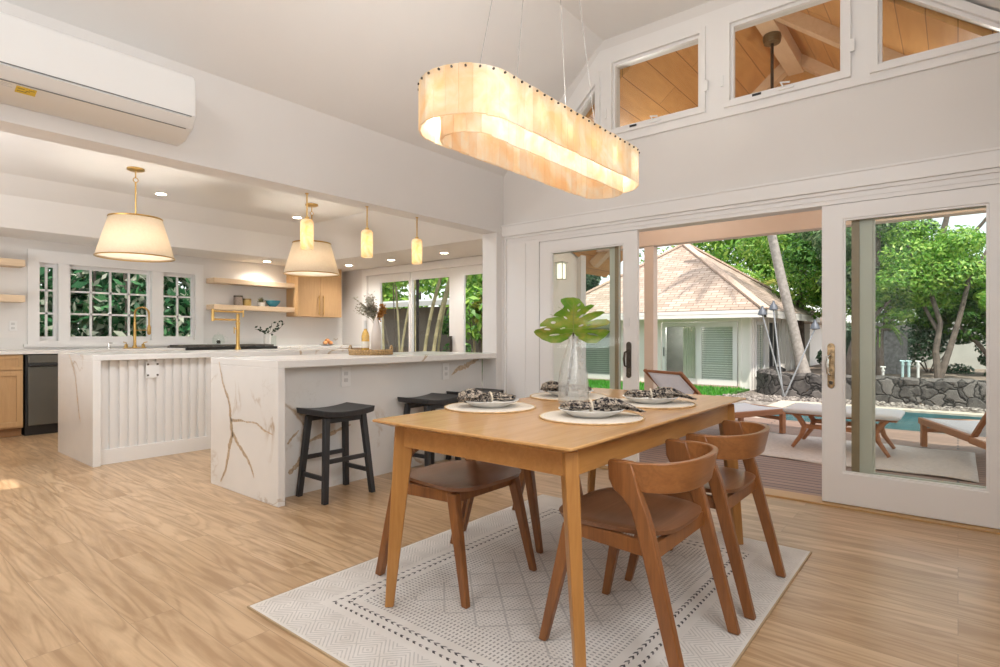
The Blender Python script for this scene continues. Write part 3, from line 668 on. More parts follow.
# tray with bottle, vase
ty = E('wicker_tray', 'round woven wicker tray with loop handles on the peninsula worktop', 'tray', (3.12, 3.98, ZC))
wk = paint('wicker', (.42, .27, .12), .6, .3, 60, bmp=.4)
MB().lathe([(.175, 0), (.178, .006), (.172, .01), (1e-7, .01)], (0, 0, 0), 40).build('tray_base', wk, ty)
for z0, ph in ((.010, 0), (.023, PI), (.036, 0)):
    for off in (0, PI):
        pts = []
        for k in range(181):
            a = 2*PI*k/180; pts.append(((.176+.008*math.sin(a*22+ph+off))*math.cos(a), (.176+.008*math.sin(a*22+ph+off))*math.sin(a), z0+.006*math.cos(a*22+ph+off)))
        MB().tube(pts, .0055, 5, False).build('braid', wk, ty)
for ang in (R(-51+180), R(-51)):
    c = Vector((math.cos(ang), math.sin(ang), 0)); s_ = Vector((-c.y, c.x, 0))
    MB().tube([c*.178+s_*.05*math.cos(t)+Vector((0, 0, .035+.045*math.sin(t))) for t in [PI*k/10 for k in range(11)]], .006, 6).build('handle', wk, ty)
bo = E('bottle', 'clear bottle of golden liqueur with grey capsule in the wicker tray', 'bottle', (3.07, 3.99, ZC+.011))
MB().lathe([(.030, 0), (.034, .006), (.034, .15), (.026, .18), (.013, .205), (.012, .25), (1e-7, .25)], (0, 0, 0), 20).build('bottle_body', paint('golden_liqueur', (.62, .38, .10), .08, .35, 30), bo)
MB().lathe([(.0145, .215), (.0145, .285), (1e-7, .287)], (0, 0, 0), 16).build('capsule', M['greyplas'], bo)
MB().lathe([(.0348, .05), (.0348, .105)], (0, 0, 0), 20, cap=False).build('paper_label', paint('bottle_paper', (.72, .68, .60), .6, .12, 30), bo)
va = E('tall_vase', 'tall matte white teardrop vase in the wicker tray', 'vase', (3.22, 4.03, ZC+.011))
MB().lathe([(.036, 0), (.043, .02), (.047, .10), (.043, .18), (.030, .25), (.018, .30), (.017, .315), (.013, .315), (.014, .30), (.02, .26), (1e-7, .2)], (0, 0, 0), 24).build('vase_body', paint('matte_white_vase', (.66, .60, .55), .6, .04, 10), va)
df = E('dried_flowers', 'spray of dried pale and rust flowers in the tall white vase', 'dried flowers', (3.22, 4.03, ZC+.2))
st = MB(); fl1 = MB(); fl2 = MB()
for k in range(44):
    a = random.uniform(0, 2*PI); sp0 = random.uniform(.03, .15); h = random.uniform(.19, .33)
    if k % 3: d = Vector((-.63+random.uniform(-.5, .5), .5+random.uniform(-.6, .6), 0))*sp0
    else: d = Vector((.6, -.5, 0))*random.uniform(.04, .10); h = random.uniform(.17, .24)
    p0 = Vector((0, 0, .03)); p1 = Vector((d.x*.25, d.y*.25, h*.55)); p2 = Vector((d.x, d.y, h))
    st.tube([p0, p1, p2], .0018, 4)
    tgt = fl1 if k % 3 else fl2
    for j in range(24):
        p = p1.lerp(p2, random.uniform(.3, 1.1))+Vector([random.gauss(0, .009) for _ in range(3)])
        dd = Vector([random.gauss(0, 1) for _ in range(3)]).normalized(); s_ = dd.orthogonal().normalized()*.005
        tgt.add([p, p+dd*.013+s_*1.6, p+dd*.026, p+dd*.013-s_*1.6], [(0, 1, 2, 3)])
st.build('stems', paint('dry_stem', (.24, .22, .14), .7), df)
fl1.build('pale_florets', leafmat('pale_floret', [(0, (.30, .29, .22)), (1, (.52, .48, .40))]), df)
fl2.build('rust_florets', leafmat('rust_floret', [(0, (.35, .13, .03)), (1, (.55, .28, .06))]), df)
# ---------------------------------------------------------------- bar stools
def stool_proto(loc, rz, lab):
    t = E('bar_stool', lab, 'stool', loc, rz, 'black saddle stools along the peninsula')
    def seat(u, v):
        x = -.212+.424*u; y = -.17+.34*v
        return x, y, .580+.020*(abs(2*u-1)**2)
    nu, nv = 14, 4
    top = [(*seat(i/nu, j/nv)[:2], seat(i/nu, j/nv)[2]+.022) for j in range(nv+1) for i in range(nu+1)]
    bot = [(x*.97, y*.97, z-.042) for x, y, z in top]
    n = len(top); b = MB()
    idx = lambda i, j: j*(nu+1)+i
    fs = [(idx(i, j), idx(i+1, j), idx(i+1, j+1), idx(i, j+1)) for j in range(nv) for i in range(nu)]
    fs += [tuple(k+n for k in f[::-1]) for f in fs]
    ring = [idx(i, 0) for i in range(nu)]+[idx(nu, j) for j in range(nv)]+[idx(i, nv) for i in range(nu, 0, -1)]+[idx(0, j) for j in range(nv, 0, -1)]
    fs += [(ring[k], ring[(k+1) % len(ring)], ring[(k+1) % len(ring)]+n, ring[k]+n) for k in range(len(ring))]
    b.add(top+bot, fs); b.build('seat', M['stool'], t, bevel=.006)
    for sx in (-1, 1):
        for sy in (-1, 1):
            MB().leg((sx*.195, sy*.155, 0), (sx*.150, sy*.105, .566), .036, .036, .040, .040).build('leg', M['stool'], t, bevel=.003)
    for sy in (-1, 1):
        MB().bar((-.172, sy*.128, .27), (.172, sy*.128, .27), .02, .03).build('stretcher', M['stool'], t, smooth=0, bevel=.002)
        MB().box(-.148, .148, sy*.105-.010, sy*.105+.010, .525, .563).build('apron', M['stool'], t, smooth=0, bevel=.002)
    for sx in (-1, 1):
        MB().bar((sx*.182, -.138, .16), (sx*.182, .138, .16), .02, .03).build('stretcher', M['stool'], t, smooth=0, bevel=.002)
    return t
s0 = stool_proto((2.38, 3.425, 0), 0, 'black saddle-seat bar stool nearest the waterfall end of the peninsula')
c = copy_tree(s0); c.location = (3.29, 3.42, 0); c.rotation_euler.z = R(4); c['label'] = 'black saddle-seat bar stool in the middle of the row, left of the table corner'
c = copy_tree(s0); c.location = (3.885, 3.44, 0); c.rotation_euler.z = 0; c['label'] = 'black saddle-seat bar stool beside the pillar, mostly hidden by the table'
# ---------------------------------------------------------------- pendants
def drum(loc, lab):
    t = E('drum_pendant', lab, 'pendant lamp', loc, 0, 'drum pendants over the kitchen island')
    MB().lathe([(.075, 0), (.075, -.018), (.05, -.028), (1e-7, -.028)], (0, 0, 0), 24).build('canopy', M['brass'], t)
    lk = MB()
    lk.tube([(0, 0, -.025), (0, 0, -.09)], .006, 6)
    lk.tube([(.022*math.cos(a), 0, -.112+.022*math.sin(a)) for a in [2*PI*k/16 for k in range(17)]], .004, 6, False)
    lk.build('chain_link', M['brass'], t)
    MB().tube([(0, 0, -.134), (0, 0, -.50)], .008, 8).build('rod', M['brass'], t)
    sh = MB().lathe([(.222, -.485), (.330, -.865)], (0, 0, 0), 48, cap=False).build('shade', M['shade'], t, solid=.003, smooth=80)
    # open cone: remove end caps
    import bmesh
    bm = bmesh.new(); bm.from_mesh(sh.data); bmesh.ops.delete(bm, geom=[f for f in bm.faces if len(f.verts) > 4], context='FACES'); bm.to_mesh(sh.data); bm.free()
    MB().tube([(.223*math.cos(a), .223*math.sin(a), -.485) for a in [2*PI*k/48 for k in range(49)]], .009, 6, False).build('top_trim', M['brass'], sh)
    MB().tube([(.331*math.cos(a), .331*math.sin(a), -.865) for a in [2*PI*k/48 for k in range(49)]], .006, 6, False).build('bottom_trim', M['brass'], sh)
    sp = MB().tube([(-.222, 0, -.49), (.222, 0, -.49)], .004, 6); sp.tube([(0, -.222, -.49), (0, .222, -.49)], .004, 6)
    sp.build('spider', M['brass'], t)
    MB().lathe([(.320, -.85), (1e-7, -.845)], (0, 0, 0), 40).build('diffuser', translucent('diffuser', (.9, .85, .75), (.93, .88, .8), 3, .6, .5), t, smooth=0)
    MB().sphere((0, 0, -.60), .035, 8).build('bulb', M['bulb'], t)
    light('POINT', 'bulb_light', (0, 0, -.66), 12.5, (1, .94, .84), .06, parent=t)
    return t
d0 = drum((2.04, 6.22, 2.75), 'large cream drum pendant at left over the ribbed island')
c = copy_tree(d0); c.location = (3.97, 6.22, 2.75); c['label'] = 'large cream drum pendant behind the first small alabaster pendant'
def mini(loc, lab):
    t = E('alabaster_pendant', lab, 'pendant lamp', loc, 0, 'small alabaster pendants over the peninsula')
    MB().lathe([(.012, 0), (.012, -.006), (1e-7, -.008)], (0, 0, 0), 16).build('canopy', M['brass'], t)
    MB().tube([(0, 0, -.005), (0, 0, -.18)], .005, 8).build('rod', M['brass'], t)
    MB().lathe([(.014, -.165), (.014, -.185), (.026, -.192), (1e-7, -.193)], (0, 0, 0), 16).build('cap', M['brass'], t)
    MB().lathe([(1e-7, -.182), (.034, -.184), (.044, -.20), (.044, -.385), (.038, -.392), (.034, -.385), (.034, -.21), (1e-7, -.20)], (0, 0, 0), 24).build('shade', M['alabsmall'], t)
    MB().sphere((0, 0, -.27), .014, 6, 1, 1, 2.5).build('bulb', M['bulb'], t)
    light('POINT', 'bulb_light', (0, 0, -.34), .8, (1, .84, .62), .012, parent=t)
    return t
m0 = mini((2.215, 3.53, 2.116), 'small alabaster tube pendant in front of the right drum pendant')
c = copy_tree(m0); c.location = (2.731, 3.53, 2.116); c['label'] = 'middle one of the three small alabaster tube pendants'
c = copy_tree(m0); c.location = (3.247, 3.53, 2.116); c['label'] = 'small alabaster tube pendant nearest the pillar'
# ---------------------------------------------------------------- recessed lights
for (x, y, z), lab in (((2.588, 7.10, 2.75), 'round recessed light in the tray ceiling right of the left drum pendant'), ((4.279, 7.06, 2.75), 'round recessed light in the tray ceiling behind the right drum pendant'),
                       ((4.574, 8.40, 2.286), 'round recessed light in the soffit above the floating shelves'), ((5.665, 7.80, 2.286), 'round recessed light in the side soffit nearest the wall cabinet'),
                       ((5.681, 6.75, 2.286), 'round recessed light in the side soffit, middle of three'), ((5.662, 5.60, 2.286), 'round recessed light in the side soffit nearest the pillar')):
    t = E('recessed_downlight', lab, 'ceiling light', (x, y, z), group='recessed kitchen lights')
    MB().lathe([(.052, .004), (.07, .004), (.07, -.006), (.052, -.004)], (0, 0, 0), 28, cap=False).build('trim_ring', M['plastic'], t)
    MB().lathe([(.055, -.003), (1e-7, -.003)], (0, 0, 0), 24).build('lens', M['downlight'], t, smooth=0)
    light('SPOT', 'downlight_lamp', (0, 0, -.02), 42, (1, .97, .92), .05, parent=t, spot_size=R(150), spot_blend=.8)
# ---------------------------------------------------------------- air conditioner
ac = E('air_conditioner', 'white wall-mounted split air conditioner above the kitchen opening', 'air conditioner', (.87, 3.44, 2.205))
pr = [(3.441, 2.53), (3.235, 2.53), (3.21, 2.515), (3.20, 2.49), (3.20, 2.305), (3.245, 2.245), (3.36, 2.200), (3.441, 2.195)]
MB().prism([pr], .405, 1.34, 'yz').build('casing', M['plastic'], ac, w=True, smooth=25, bevel=.008)
lo = MB().prism([[(3.203, 2.296), (3.197, 2.290), (3.240, 2.246), (3.246, 2.248)]], .42, 1.31, 'yz')
lo.build('air_louver', M['plastic'], ac, w=True, smooth=0, bevel=.001)
MB().box(.42, 1.315, 3.1990, 3.203, 2.299, 2.3025).build('upper_slot', M['slotgrey'], ac, w=True, smooth=0)
MB().box(.42, 1.305, 3.2445, 3.249, 2.240, 2.2435).build('lower_slot', M['slotgrey'], ac, w=True, smooth=0)
stk = MB().prism([(3.262, 2.2385), (3.262, 2.2365), (3.302, 2.2210), (3.302, 2.2230)], .60, .672, 'yz').build('energy_sticker', paint('yellow_sticker', (.74, .53, .06), .5), ac, w=True, smooth=0)
ln = MB()
for k, (a, b) in enumerate(((.605, .63), (.635, .65), (.605, .64), (.645, .665))): ln.box(a, b, 3.272+.008*(k % 3), 3.275+.008*(k % 3), 2.2315-.0031*(k % 3), 2.2335-.0031*(k % 3))
ln.build('sticker_print', M['black'], stk, w=True, smooth=0)
gl = MB()
for k, (a, b) in enumerate(((.545, .585), (.545, .575), (.55, .588))): gl.box(a, b, 3.262+.009*k, 3.265+.009*k, 2.2365-.0035*k, 2.2385-.0035*k)
gl.build('printed_notice', M['greyplas'], ac, w=True, smooth=0)
# ---------------------------------------------------------------- rug
def rug_mat():
    m, nt, b = nodes('woven_rug'); setb(b, .9, 0, .1)
    tc = N(nt, 'ShaderNodeTexCoord'); sp = N(nt, 'ShaderNodeSeparateXYZ'); L(nt, tc.outputs['Object'], sp.inputs[0])
    x, y = sp.outputs[0], sp.outputs[1]
    HX, HY = 1.06, .84
    mt = lambda op, a, b_=None: math_(nt, op, a, b_)
    dx = mt('SUBTRACT', HX, mt('ABSOLUTE', x)); dy = mt('SUBTRACT', HY, mt('ABSOLUTE', y))
    d = mt('MINIMUM', dx, dy); side = mt('LESS_THAN', dx, dy)           # 1 : short edge (coordinate runs along y)
    t = mt('ADD', mt('MULTIPLY', side, y), mt('MULTIPLY', mt('SUBTRACT', 1, side), x))
    def band(lo, hi): return mt('MULTIPLY', mt('GREATER_THAN', d, lo), mt('LESS_THAN', d, hi))
    def sq(v, per, duty): return mt('LESS_THAN', mt('FRACT', mt('DIVIDE', v, per)), duty)
    def tri(v, per): return mt('ABSOLUTE', mt('SUBTRACT', mt('FRACT', mt('DIVIDE', v, per)), .5))
    # outer border : faint concentric diamonds
    dd = mt('ADD', mt('MULTIPLY', tri(t, .13), .13), mt('ABSOLUTE', mt('SUBTRACT', d, .105)))
    dia = mt('MULTIPLY', mt('MULTIPLY', sq(dd, .020, .36), band(.015, .20)), .27)
    # two rows of dark dashes / arrow heads
    sk = mt('ADD', t, mt('MULTIPLY', mt('ABSOLUTE', mt('SUBTRACT', d, .245)), 1.2))
    r1 = mt('MULTIPLY', sq(sk, .034, .42), band(.236, .249))
    sk2 = mt('ADD', t, mt('MULTIPLY', mt('ABSOLUTE', mt('SUBTRACT', d, .286)), 1.6))
    r2 = mt('MULTIPLY', sq(sk2, .034, .42), band(.277, .295))
    # inner border : columns of small dashes
    cd = mt('MULTIPLY', mt('MULTIPLY', sq(t, .018, .40), sq(d, .022, .60)), mt('MULTIPLY', band(.325, .47), .65))
    # field : lattice of lines with fine flecks
    u = mt('ADD', x, y); v = mt('SUBTRACT', x, y)
    fld = mt('GREATER_THAN', d, .47)
    lat = mt('MAXIMUM', mt('LESS_THAN', tri(u, .17), .035), mt('LESS_THAN', tri(v, .17), .035))
    flk = mt('MULTIPLY', mt('MULTIPLY', sq(x, .015, .45), sq(y, .018, .5)), .50)
    fv = mt('MULTIPLY', fld, mt('MAXIMUM', mt('MULTIPLY', lat, .35), flk))
    tot = mt('MAXIMUM', mt('MAXIMUM', dia, mt('MAXIMUM', r1, r2)), mt('MAXIMUM', cd, fv))
    ob = coord(nt)
    n = ramp(nt, tex(nt, ob, 70, 2), [(.30, (.55, .55, .55)), (.5, (1, 1, 1))])
    tot = mt('MULTIPLY', tot, n)
    base = ramp(nt, tex(nt, ob, 7, 3), [(.3, (.66, .62, .575)), (.7, (.75, .715, .675))])
    c = mixc(nt, tot, base, (.085, .078, .08))
    L(nt, c, b.inputs['Base Color'])
    w = N(nt, 'ShaderNodeTexWave', wave_type='BANDS', bands_direction='Y'); L(nt, ob, w.inputs[0]); w.inputs['Scale'].default_value = 90
    bump(nt, b, w.outputs['Fac'], .4, .002); return m
rg_ = E('area_rug', 'cream woven area rug with dark dashed border under the dining table', 'rug', (2.215, 1.43, 0))
MB().box(-1.06, 1.06, -.84, .84, .001, .008).build('rug_pile', rug_mat(), rg_, smooth=0)
eb = MB().prism([[(-1.064, -.844), (1.064, -.844), (1.064, .844), (-1.064, .844)], [(-1.058, -.838), (1.058, -.838), (1.058, .838), (-1.058, .838)]], .0005, .0085, 'xy')
eb.build('edge_binding', paint('rug_binding', (.45, .33, .20), .8), rg_, smooth=0)
ZR = .0088
# ---------------------------------------------------------------- dining table
TC = (2.336, 1.364)
tb = E('dining_table', 'honey oak dining table with splayed tapered legs on the woven rug', 'table', (TC[0], TC[1], ZR))
ZT = .785-ZR
hx, hy = .896, .471
b = MB()
ol = [(-hx, -hy), (hx, -hy), (hx, hy), (-hx, hy)]
def rrect(hx, hy, r, n=5):
    o = []
    for cx, cy, a0 in ((hx-r, hy-r, 0), (-hx+r, hy-r, PI/2), (-hx+r, -hy+r, PI), (hx-r, -hy+r, 1.5*PI)):
        for k in range(n+1): a = a0+PI/2*k/n; o.append((cx+r*math.cos(a), cy+r*math.sin(a)))
    return o
lay = [(.0, ZT), (.004, ZT), (.0, ZT-.004), (.0, ZT-.009), (.045, ZT-.026)]
rings = []
o0 = rrect(hx, hy, .012)
n0 = len(o0)
for ins, z in ((.004, ZT), (0, ZT-.003), (0, ZT-.009), (.05, ZT-.028)):
    rings.append([(x*(hx-ins)/hx, y*(hy-ins)/hy, z) for x, y in o0])
b.add([p for r in rings for p in r], [tuple(range(n0))]+[tuple(range(3*n0, 4*n0))[::-1]]+[(i*n0+k, i*n0+(k+1) % n0, (i+1)*n0+(k+1) % n0, (i+1)*n0+k) for i in range(3) for k in range(n0)])
b.build('table_top', M['tabletop'], tb, smooth=25)
AZ0, AZ1 = ZT-.115, ZT-.0282
ax, ay = .792, .400
for sy in (-1, 1): MB().box(-ax, ax, sy*ay-.011, sy*ay+.011, AZ0, AZ1).build('side_apron', M['apronwood'], tb, smooth=0, bevel=.002)
for sx in (-1, 1): MB().box(sx*ax-.011, sx*ax+.011, -ay+.004, ay-.004, AZ0, AZ1).build('end_apron', M['apronwood'], tb, smooth=0, bevel=.002)
for sx in (-1, 1):
    for sy in (-1, 1):
        dg = Vector((sx, sy, 0)).normalized(); pg = Vector((-dg.y, dg.x, 0)); vs = []
        for c, wd, th_ in ((Vector((sx*.815, sy*.455, 0)), .036, .034), (Vector((sx*.788, sy*.398, AZ0)), .078, .046), (Vector((sx*.786, sy*.393, AZ1)), .078, .046)):
            for i, j in ((-1, -1), (1, -1), (1, 1), (-1, 1)): vs.append(c+dg*i*wd/2+pg*j*th_/2)
        MB().add(vs, [(3, 2, 1, 0), (8, 9, 10, 11)]+[(o+k, o+(k+1) % 4, o+4+(k+1) % 4, o+4+k) for o in (0, 4) for k in range(4)]).build('leg', M['tableleg'], tb, smooth=0, bevel=.005)
# ---------------------------------------------------------------- dining chairs (front faces +y)
def chair_proto(loc, rz, lab):
    t = E('dining_chair', lab, 'chair', loc, rz, 'curved-back wooden dining chairs')
    H = .455
    # seat: superellipse plan, dished
    nr, na = 8, 56
    vs = []; fs = []
    def pt(a, f):
        c, s = math.cos(a), math.sin(a); e = 2/3.6
        x = math.copysign(abs(c)**e, c); y = math.copysign(abs(s)**e, s)
        wx = .236+.018*y; return x*wx*f, .015+y*.225*f
    for lev in (0, 1):
        for i in range(1, nr+1):
            f = i/nr
            for k in range(na):
                x, y = pt(2*PI*k/na, f*(1 if lev == 0 else .965))
                z = H+.022-.016*(1-f*f)*(1 if lev == 0 else .5) - (0 if lev == 0 else .022) - (.004 if f > .96 and lev == 0 else 0)
                vs.append((x, y, z))
    vs += [(0, .015, H+.006), (0, .015, H-.008)]; c0, c1 = len(vs)-2, len(vs)-1
    for lev in (0, 1):
        o = lev*nr*na
        for k in range(na): fs.append((c0 if lev == 0 else c1, o+k, o+(k+1) % na))
        for i in range(nr-1):
            for k in range(na): fs.append((o+i*na+k, o+i*na+(k+1) % na, o+(i+1)*na+(k+1) % na, o+(i+1)*na+k))
    a = (nr-1)*na; bb = 2*nr*na-na
    for k in range(na): fs.append((a+k, a+(k+1) % na, bb+(k+1) % na, bb+k))
    MB().add(vs, fs).build('seat', M['chairseat'], t, smooth=50)
    # front legs
    for sx in (-1, 1):
        MB().leg((sx*.236, .250, 0), (sx*.205, .150, H-.012), .028, .032, .040, .052).build('leg', M['chairleg'], t, smooth=0, bevel=.006)
    # rear legs : shaped plank that turns into the back
    prof = [(-.300, 0), (-.262, 0), (-.122, .49), (-.104, .548), (-.072, .585), (-.040, .605), (-.024, .635), (-.020, .692), (-.026, .700), (-.105, .700), (-.118, .66), (-.136, .60), (-.160, .545), (-.178, .49)]
    for sx in (-1, 1):
        vs = []
        for y, z in prof:
            vs.append((sx*(.250-.012*z/.7)-.016, y, z))
        for y, z in prof:
            vs.append((sx*(.250-.012*z/.7)+.016, y, z))
        n = len(prof)
        tris = geometry.tessellate_polygon([[Vector((p[0], p[1], 0)) for p in prof]])
        fs = [tuple(q) for q in tris]+[tuple(i+n for i in q[::-1]) for q in tris]+[(i, (i+1) % n, (i+1) % n+n, i+n) for i in range(n)]
        MB().add(vs, fs).build('leg', M['chairleg'], t, smooth=20, bevel=.006)
    # backrest band
    path = []
    n = 40
    for k in range(n+1):
        a = PI*k/n; c, s = math.cos(a), math.sin(a); e = 2/2.5
        path.append((-.238*math.copysign(abs(c)**e, c), -.075-.185*abs(s)**e))
    vs = []
    for i, (x, y) in enumerate(path):
        p0 = Vector(path[max(0, i-1)]); p1 = Vector(path[min(n, i+1)]); d = (p1-p0).normalized(); nrm = Vector((d.y, -d.x))   # outward
        if nrm.dot(Vector((x, y+.07))) < 0: nrm = -nrm
        m = math.sin(PI*i/n); zb, zt_ = .604-.006*m, .700+.006*m
        for off, z in ((-.011, zb+.006), (.009-.004, zb), (.011+.006, zt_), (-.004, zt_)):
            q = Vector((x, y))+nrm*(off-.012*(1-(z-.6)/.1)*m)
            vs.append((q.x, q.y, z))
    fs = [(i*4+j, i*4+(j+1) % 4, (i+1)*4+(j+1) % 4, (i+1)*4+j) for i in range(n) for j in range(4)]+[(0, 1, 2, 3), (n*4+3, n*4+2, n*4+1, n*4)]
    MB().add(vs, fs).build('backrest', M['chairback'], t, smooth=50, bevel=.004)
    # rails
    for sx in (-1, 1):
        MB().bar((sx*.205, .148, .428), (sx*.232, -.165, .424), .022, .05, .022, .05).build('side_rail', M['chairleg'], t, smooth=0, bevel=.003)
    MB().bar((-.205, .145, .424), (.205, .145, .424), .022, .05).build('front_rail', M['chairleg'], t, smooth=0, bevel=.003)
    MB().bar((-.232, -.162, .412), (.232, -.162, .412), .022, .055).build('rear_rail', M['chairleg'], t, smooth=0, bevel=.003)
    return t
ch = chair_proto((1.945, .930, ZR), 0, 'wooden dining chair nearest the viewer, its curved back toward us, right of the table')
for x, y, rz, lab in ((2.600, .915, 0, 'wooden dining chair second along the right side of the table, nearer the sliding door'),
                      (1.945, 1.815, PI, 'wooden dining chair tucked under the table on the stool side, nearer the viewer'),
                      (2.615, 1.915, PI, 'wooden dining chair tucked under the far left of the table, mostly hidden')):
    c = copy_tree(ch); c.location = (x, y, ZR); c.rotation_euler.z = rz; c['label'] = lab
# ---------------------------------------------------------------- table settings
ZTT = .785
def mat_mat():
    m, nt, b = nodes('woven_placemat'); setb(b, .85)
    w = N(nt, 'ShaderNodeTexWave', wave_type='RINGS', rings_direction='Z'); L(nt, coord(nt), w.inputs[0]); w.inputs['Scale'].default_value = 28
    L(nt, ramp(nt, w.outputs['Fac'], [(0, (.66, .60, .52)), (1, (.78, .73, .66))]), b.inputs['Base Color']); bump(nt, b, w.outputs['Fac'], .3, .002); return m
MM = mat_mat()
edge_m = paint('placemat_edge', (.55, .38, .20), .8, .2, 40)
def napkin_mat():
    m, nt, b = nodes('patterned_napkin'); setb(b, .85, 0, .1)
    v = coord(nt)
    vo = N(nt, 'ShaderNodeTexVoronoi', feature='DISTANCE_TO_EDGE'); L(nt, v, vo.inputs['Vector']); vo.inputs['Scale'].default_value = 46
    n = tex(nt, v, 42, 3, .55, 2.2)
    f = ramp(nt, vo.outputs['Distance'], [(.02, (0, 0, 0)), (.06, (1, 1, 1))])
    k = ramp(nt, n, [(.45, (0, 0, 0)), (.50, (1, 1, 1))])
    L(nt, mixc(nt, math_(nt, 'MULTIPLY', f, k), (.02, .02, .024), (.46, .395, .325)), b.inputs['Base Color']); return m
NM = napkin_mat()
ringm = paint('ivory_ring', (.70, .62, .50), .35, .05, 10)
def napkin(seed, left_big, droop):
    # lofted along local x, through a ring at the origin
    rnd = random.Random(seed)
    st = []
    #       x    half width  half height  zc   y
    if left_big: st = [(-.150, .018, .010, .030, .01), (-.140, .050, .026, .044, .008), (-.105, .062, .034, .048, .006), (-.06, .050, .032, .044, 0), (-.02, .024, .022, .036, 0), (0, .016, .016, .034, 0), (.02, .022, .019, .034, 0), (.055, .034, .022, .034, 0), (.095, .034, .018, .030, -.004), (.118, .020, .012, .026, -.004), (.126, .006, .005, .024, -.004)]
    else: st = [(-.126, .006, .006, .028, 0), (-.115, .028, .017, .033, 0), (-.08, .038, .021, .036, 0), (-.04, .030, .021, .036, 0), (0, .016, .016, .034, 0), (.025, .030, .024, .037, 0), (.06, .048, .030, .044, .0), (.10, .052, .026, .042, -.004), (.135, .052, .017, .034, -.012), (.165, .045, .010, .024-droop*.3, -.02), (.195, .030, .006, .013-droop, -.03), (.215, .010, .003, .008-droop, -.035)]
    n = 40; vs = []; sub = 5
    S_ = []
    for i in range(len(st)-1):
        for k in range(sub):
            f = k/sub; f = f*f*(3-2*f); S_.append([p*(1-f)+q*f for p, q in zip(st[i], st[i+1])])
    S_.append(list(st[-1]))
    for x, w, h, z, y in S_:
        tw = x*14
        for k in range(n):
            a = 2*PI*k/n
            fold = 1+.24*math.sin(5*a+tw+seed)+.13*math.sin(9*a-tw*1.7+seed*2)+.10*mnoise.noise(Vector((x*40, math.cos(a)*2, math.sin(a)*2+seed)))
            zz = .030+(z-.030)*.75+h*.78*fold*math.sin(a)
            vs.append((x+.006*math.sin(3*a+seed), y+w*fold*math.cos(a), zz))
    m = len(S_)
    fs = [(i*n+k, i*n+(k+1) % n, (i+1)*n+(k+1) % n, (i+1)*n+k) for i in range(m-1) for k in range(n)]+[tuple(range(n))[::-1], tuple((m-1)*n+k for k in range(n))]
    return MB().add(vs, fs)
MB_ = MB
sets = (((2.03, 1.705), 'near left, by the black stools', -25, 1, 0), ((2.045, 1.175), 'nearest the viewer, before the vase', -45, 0, .004),
        ((2.655, 1.665), 'far left, behind the glass vase', -38, 1, 0), ((2.645, 1.185), 'far right, nearest the open door', -48, 0, .004))
for i, ((x, y), where, rz, big_, droop) in enumerate(sets):
    p = E('placemat', 'round cream woven placemat '+where, 'placemat', (x, y, ZTT), 0, 'round woven placemats')
    MB().lathe([(.209, .0005), (.212, .003), (.205, .0055), (1e-7, .0055)], (0, 0, 0), 64).build('mat', MM, p)
    ed = MB(); ed.tube([((.211+.0025*math.sin(a*40))*math.cos(a), (.211+.0025*math.sin(a*40))*math.sin(a), .0035) for a in [2*PI*k/320 for k in range(321)]], .003, 5, False)
    ed.build('stitched_edge', edge_m, p)
    tag(MB().lathe([(.060, .0), (.075, 0), (.080, .004), (.118, .020), (.135, .031), (.132, .033), (.114, .023), (.078, .008), (1e-7, .008)], (0, 0, 0), 56).build('dinner_plate', M['plate']), 'off-white rimmed plate on the placemat '+where, 'plate', 'dinner plates on the placemats').location = (x, y, ZTT+.0062)
    nb = E('napkin', 'black and tan patterned napkin on the plate '+where, 'napkin', (x, y, ZTT+.0062+.009), R(rz), 'ringed napkins on the plates')
    napkin(i*3+1, big_, droop).build('cloth', NM, nb, smooth=80)
    rg2 = MB().tube([(0.002*math.sin(a*2), .022*math.cos(a), .034+.022*math.sin(a)) for a in [2*PI*k/24 for k in range(25)]], .0045, 8, False)
    rg2.build('napkin_ring', ringm, nb)
# ---------------------------------------------------------------- vase and monstera leaf
VX, VY = 2.395, 1.475
def seeded():
    m, nt, b = nodes('seeded_glass'); nt.nodes.remove(b); out = nt.nodes['Material Output']
    v = coord(nt); n = tex(nt, v, 190, 2, .5)
    t = N(nt, 'ShaderNodeBsdfTransparent'); t.inputs[0].default_value = (.955, .965, .96, 1)
    g = N(nt, 'ShaderNodeBsdfGlossy'); g.inputs['Roughness'].default_value = .12
    d = N(nt, 'ShaderNodeBsdfDiffuse'); d.inputs[0].default_value = (.88, .89, .88, 1)
    bp = N(nt, 'ShaderNodeBump'); bp.inputs['Strength'].default_value = .35; bp.inputs['Distance'].default_value = .004; L(nt, n, bp.inputs['Height']); L(nt, bp.outputs[0], g.inputs['Normal'])
    lw = N(nt, 'ShaderNodeLayerWeight'); lw.inputs[0].default_value = .45
    sp = ramp(nt, n, [(.46, (.05, .05, .05)), (.64, (.42, .42, .42))])
    f = math_(nt, 'MINIMUM', math_(nt, 'ADD', math_(nt, 'MULTIPLY', lw.outputs['Facing'], .22), .03), .4)
    m1 = N(nt, 'ShaderNodeMixShader'); L(nt, sp, m1.inputs[0]); L(nt, t.outputs[0], m1.inputs[1]); L(nt, d.outputs[0], m1.inputs[2])
    m2 = N(nt, 'ShaderNodeMixShader'); L(nt, f, m2.inputs[0]); L(nt, m1.outputs[0], m2.inputs[1]); L(nt, g.outputs[0], m2.inputs[2])
    L(nt, m2.outputs[0], out.inputs[0]); return m
gv = MB().lathe([(.066, 0), (.074, .006), (.076, .03), (.0765, .09), (.070, .15), (.056, .21), (.038, .265), (.026, .30), (.0245, .325), (.0275, .334), (.0225, .334), (.021, .30), (.034, .262), (.052, .208), (.066, .15), (.072, .09), (.071, .02), (1e-7, .012)], (0, 0, 0), 40)
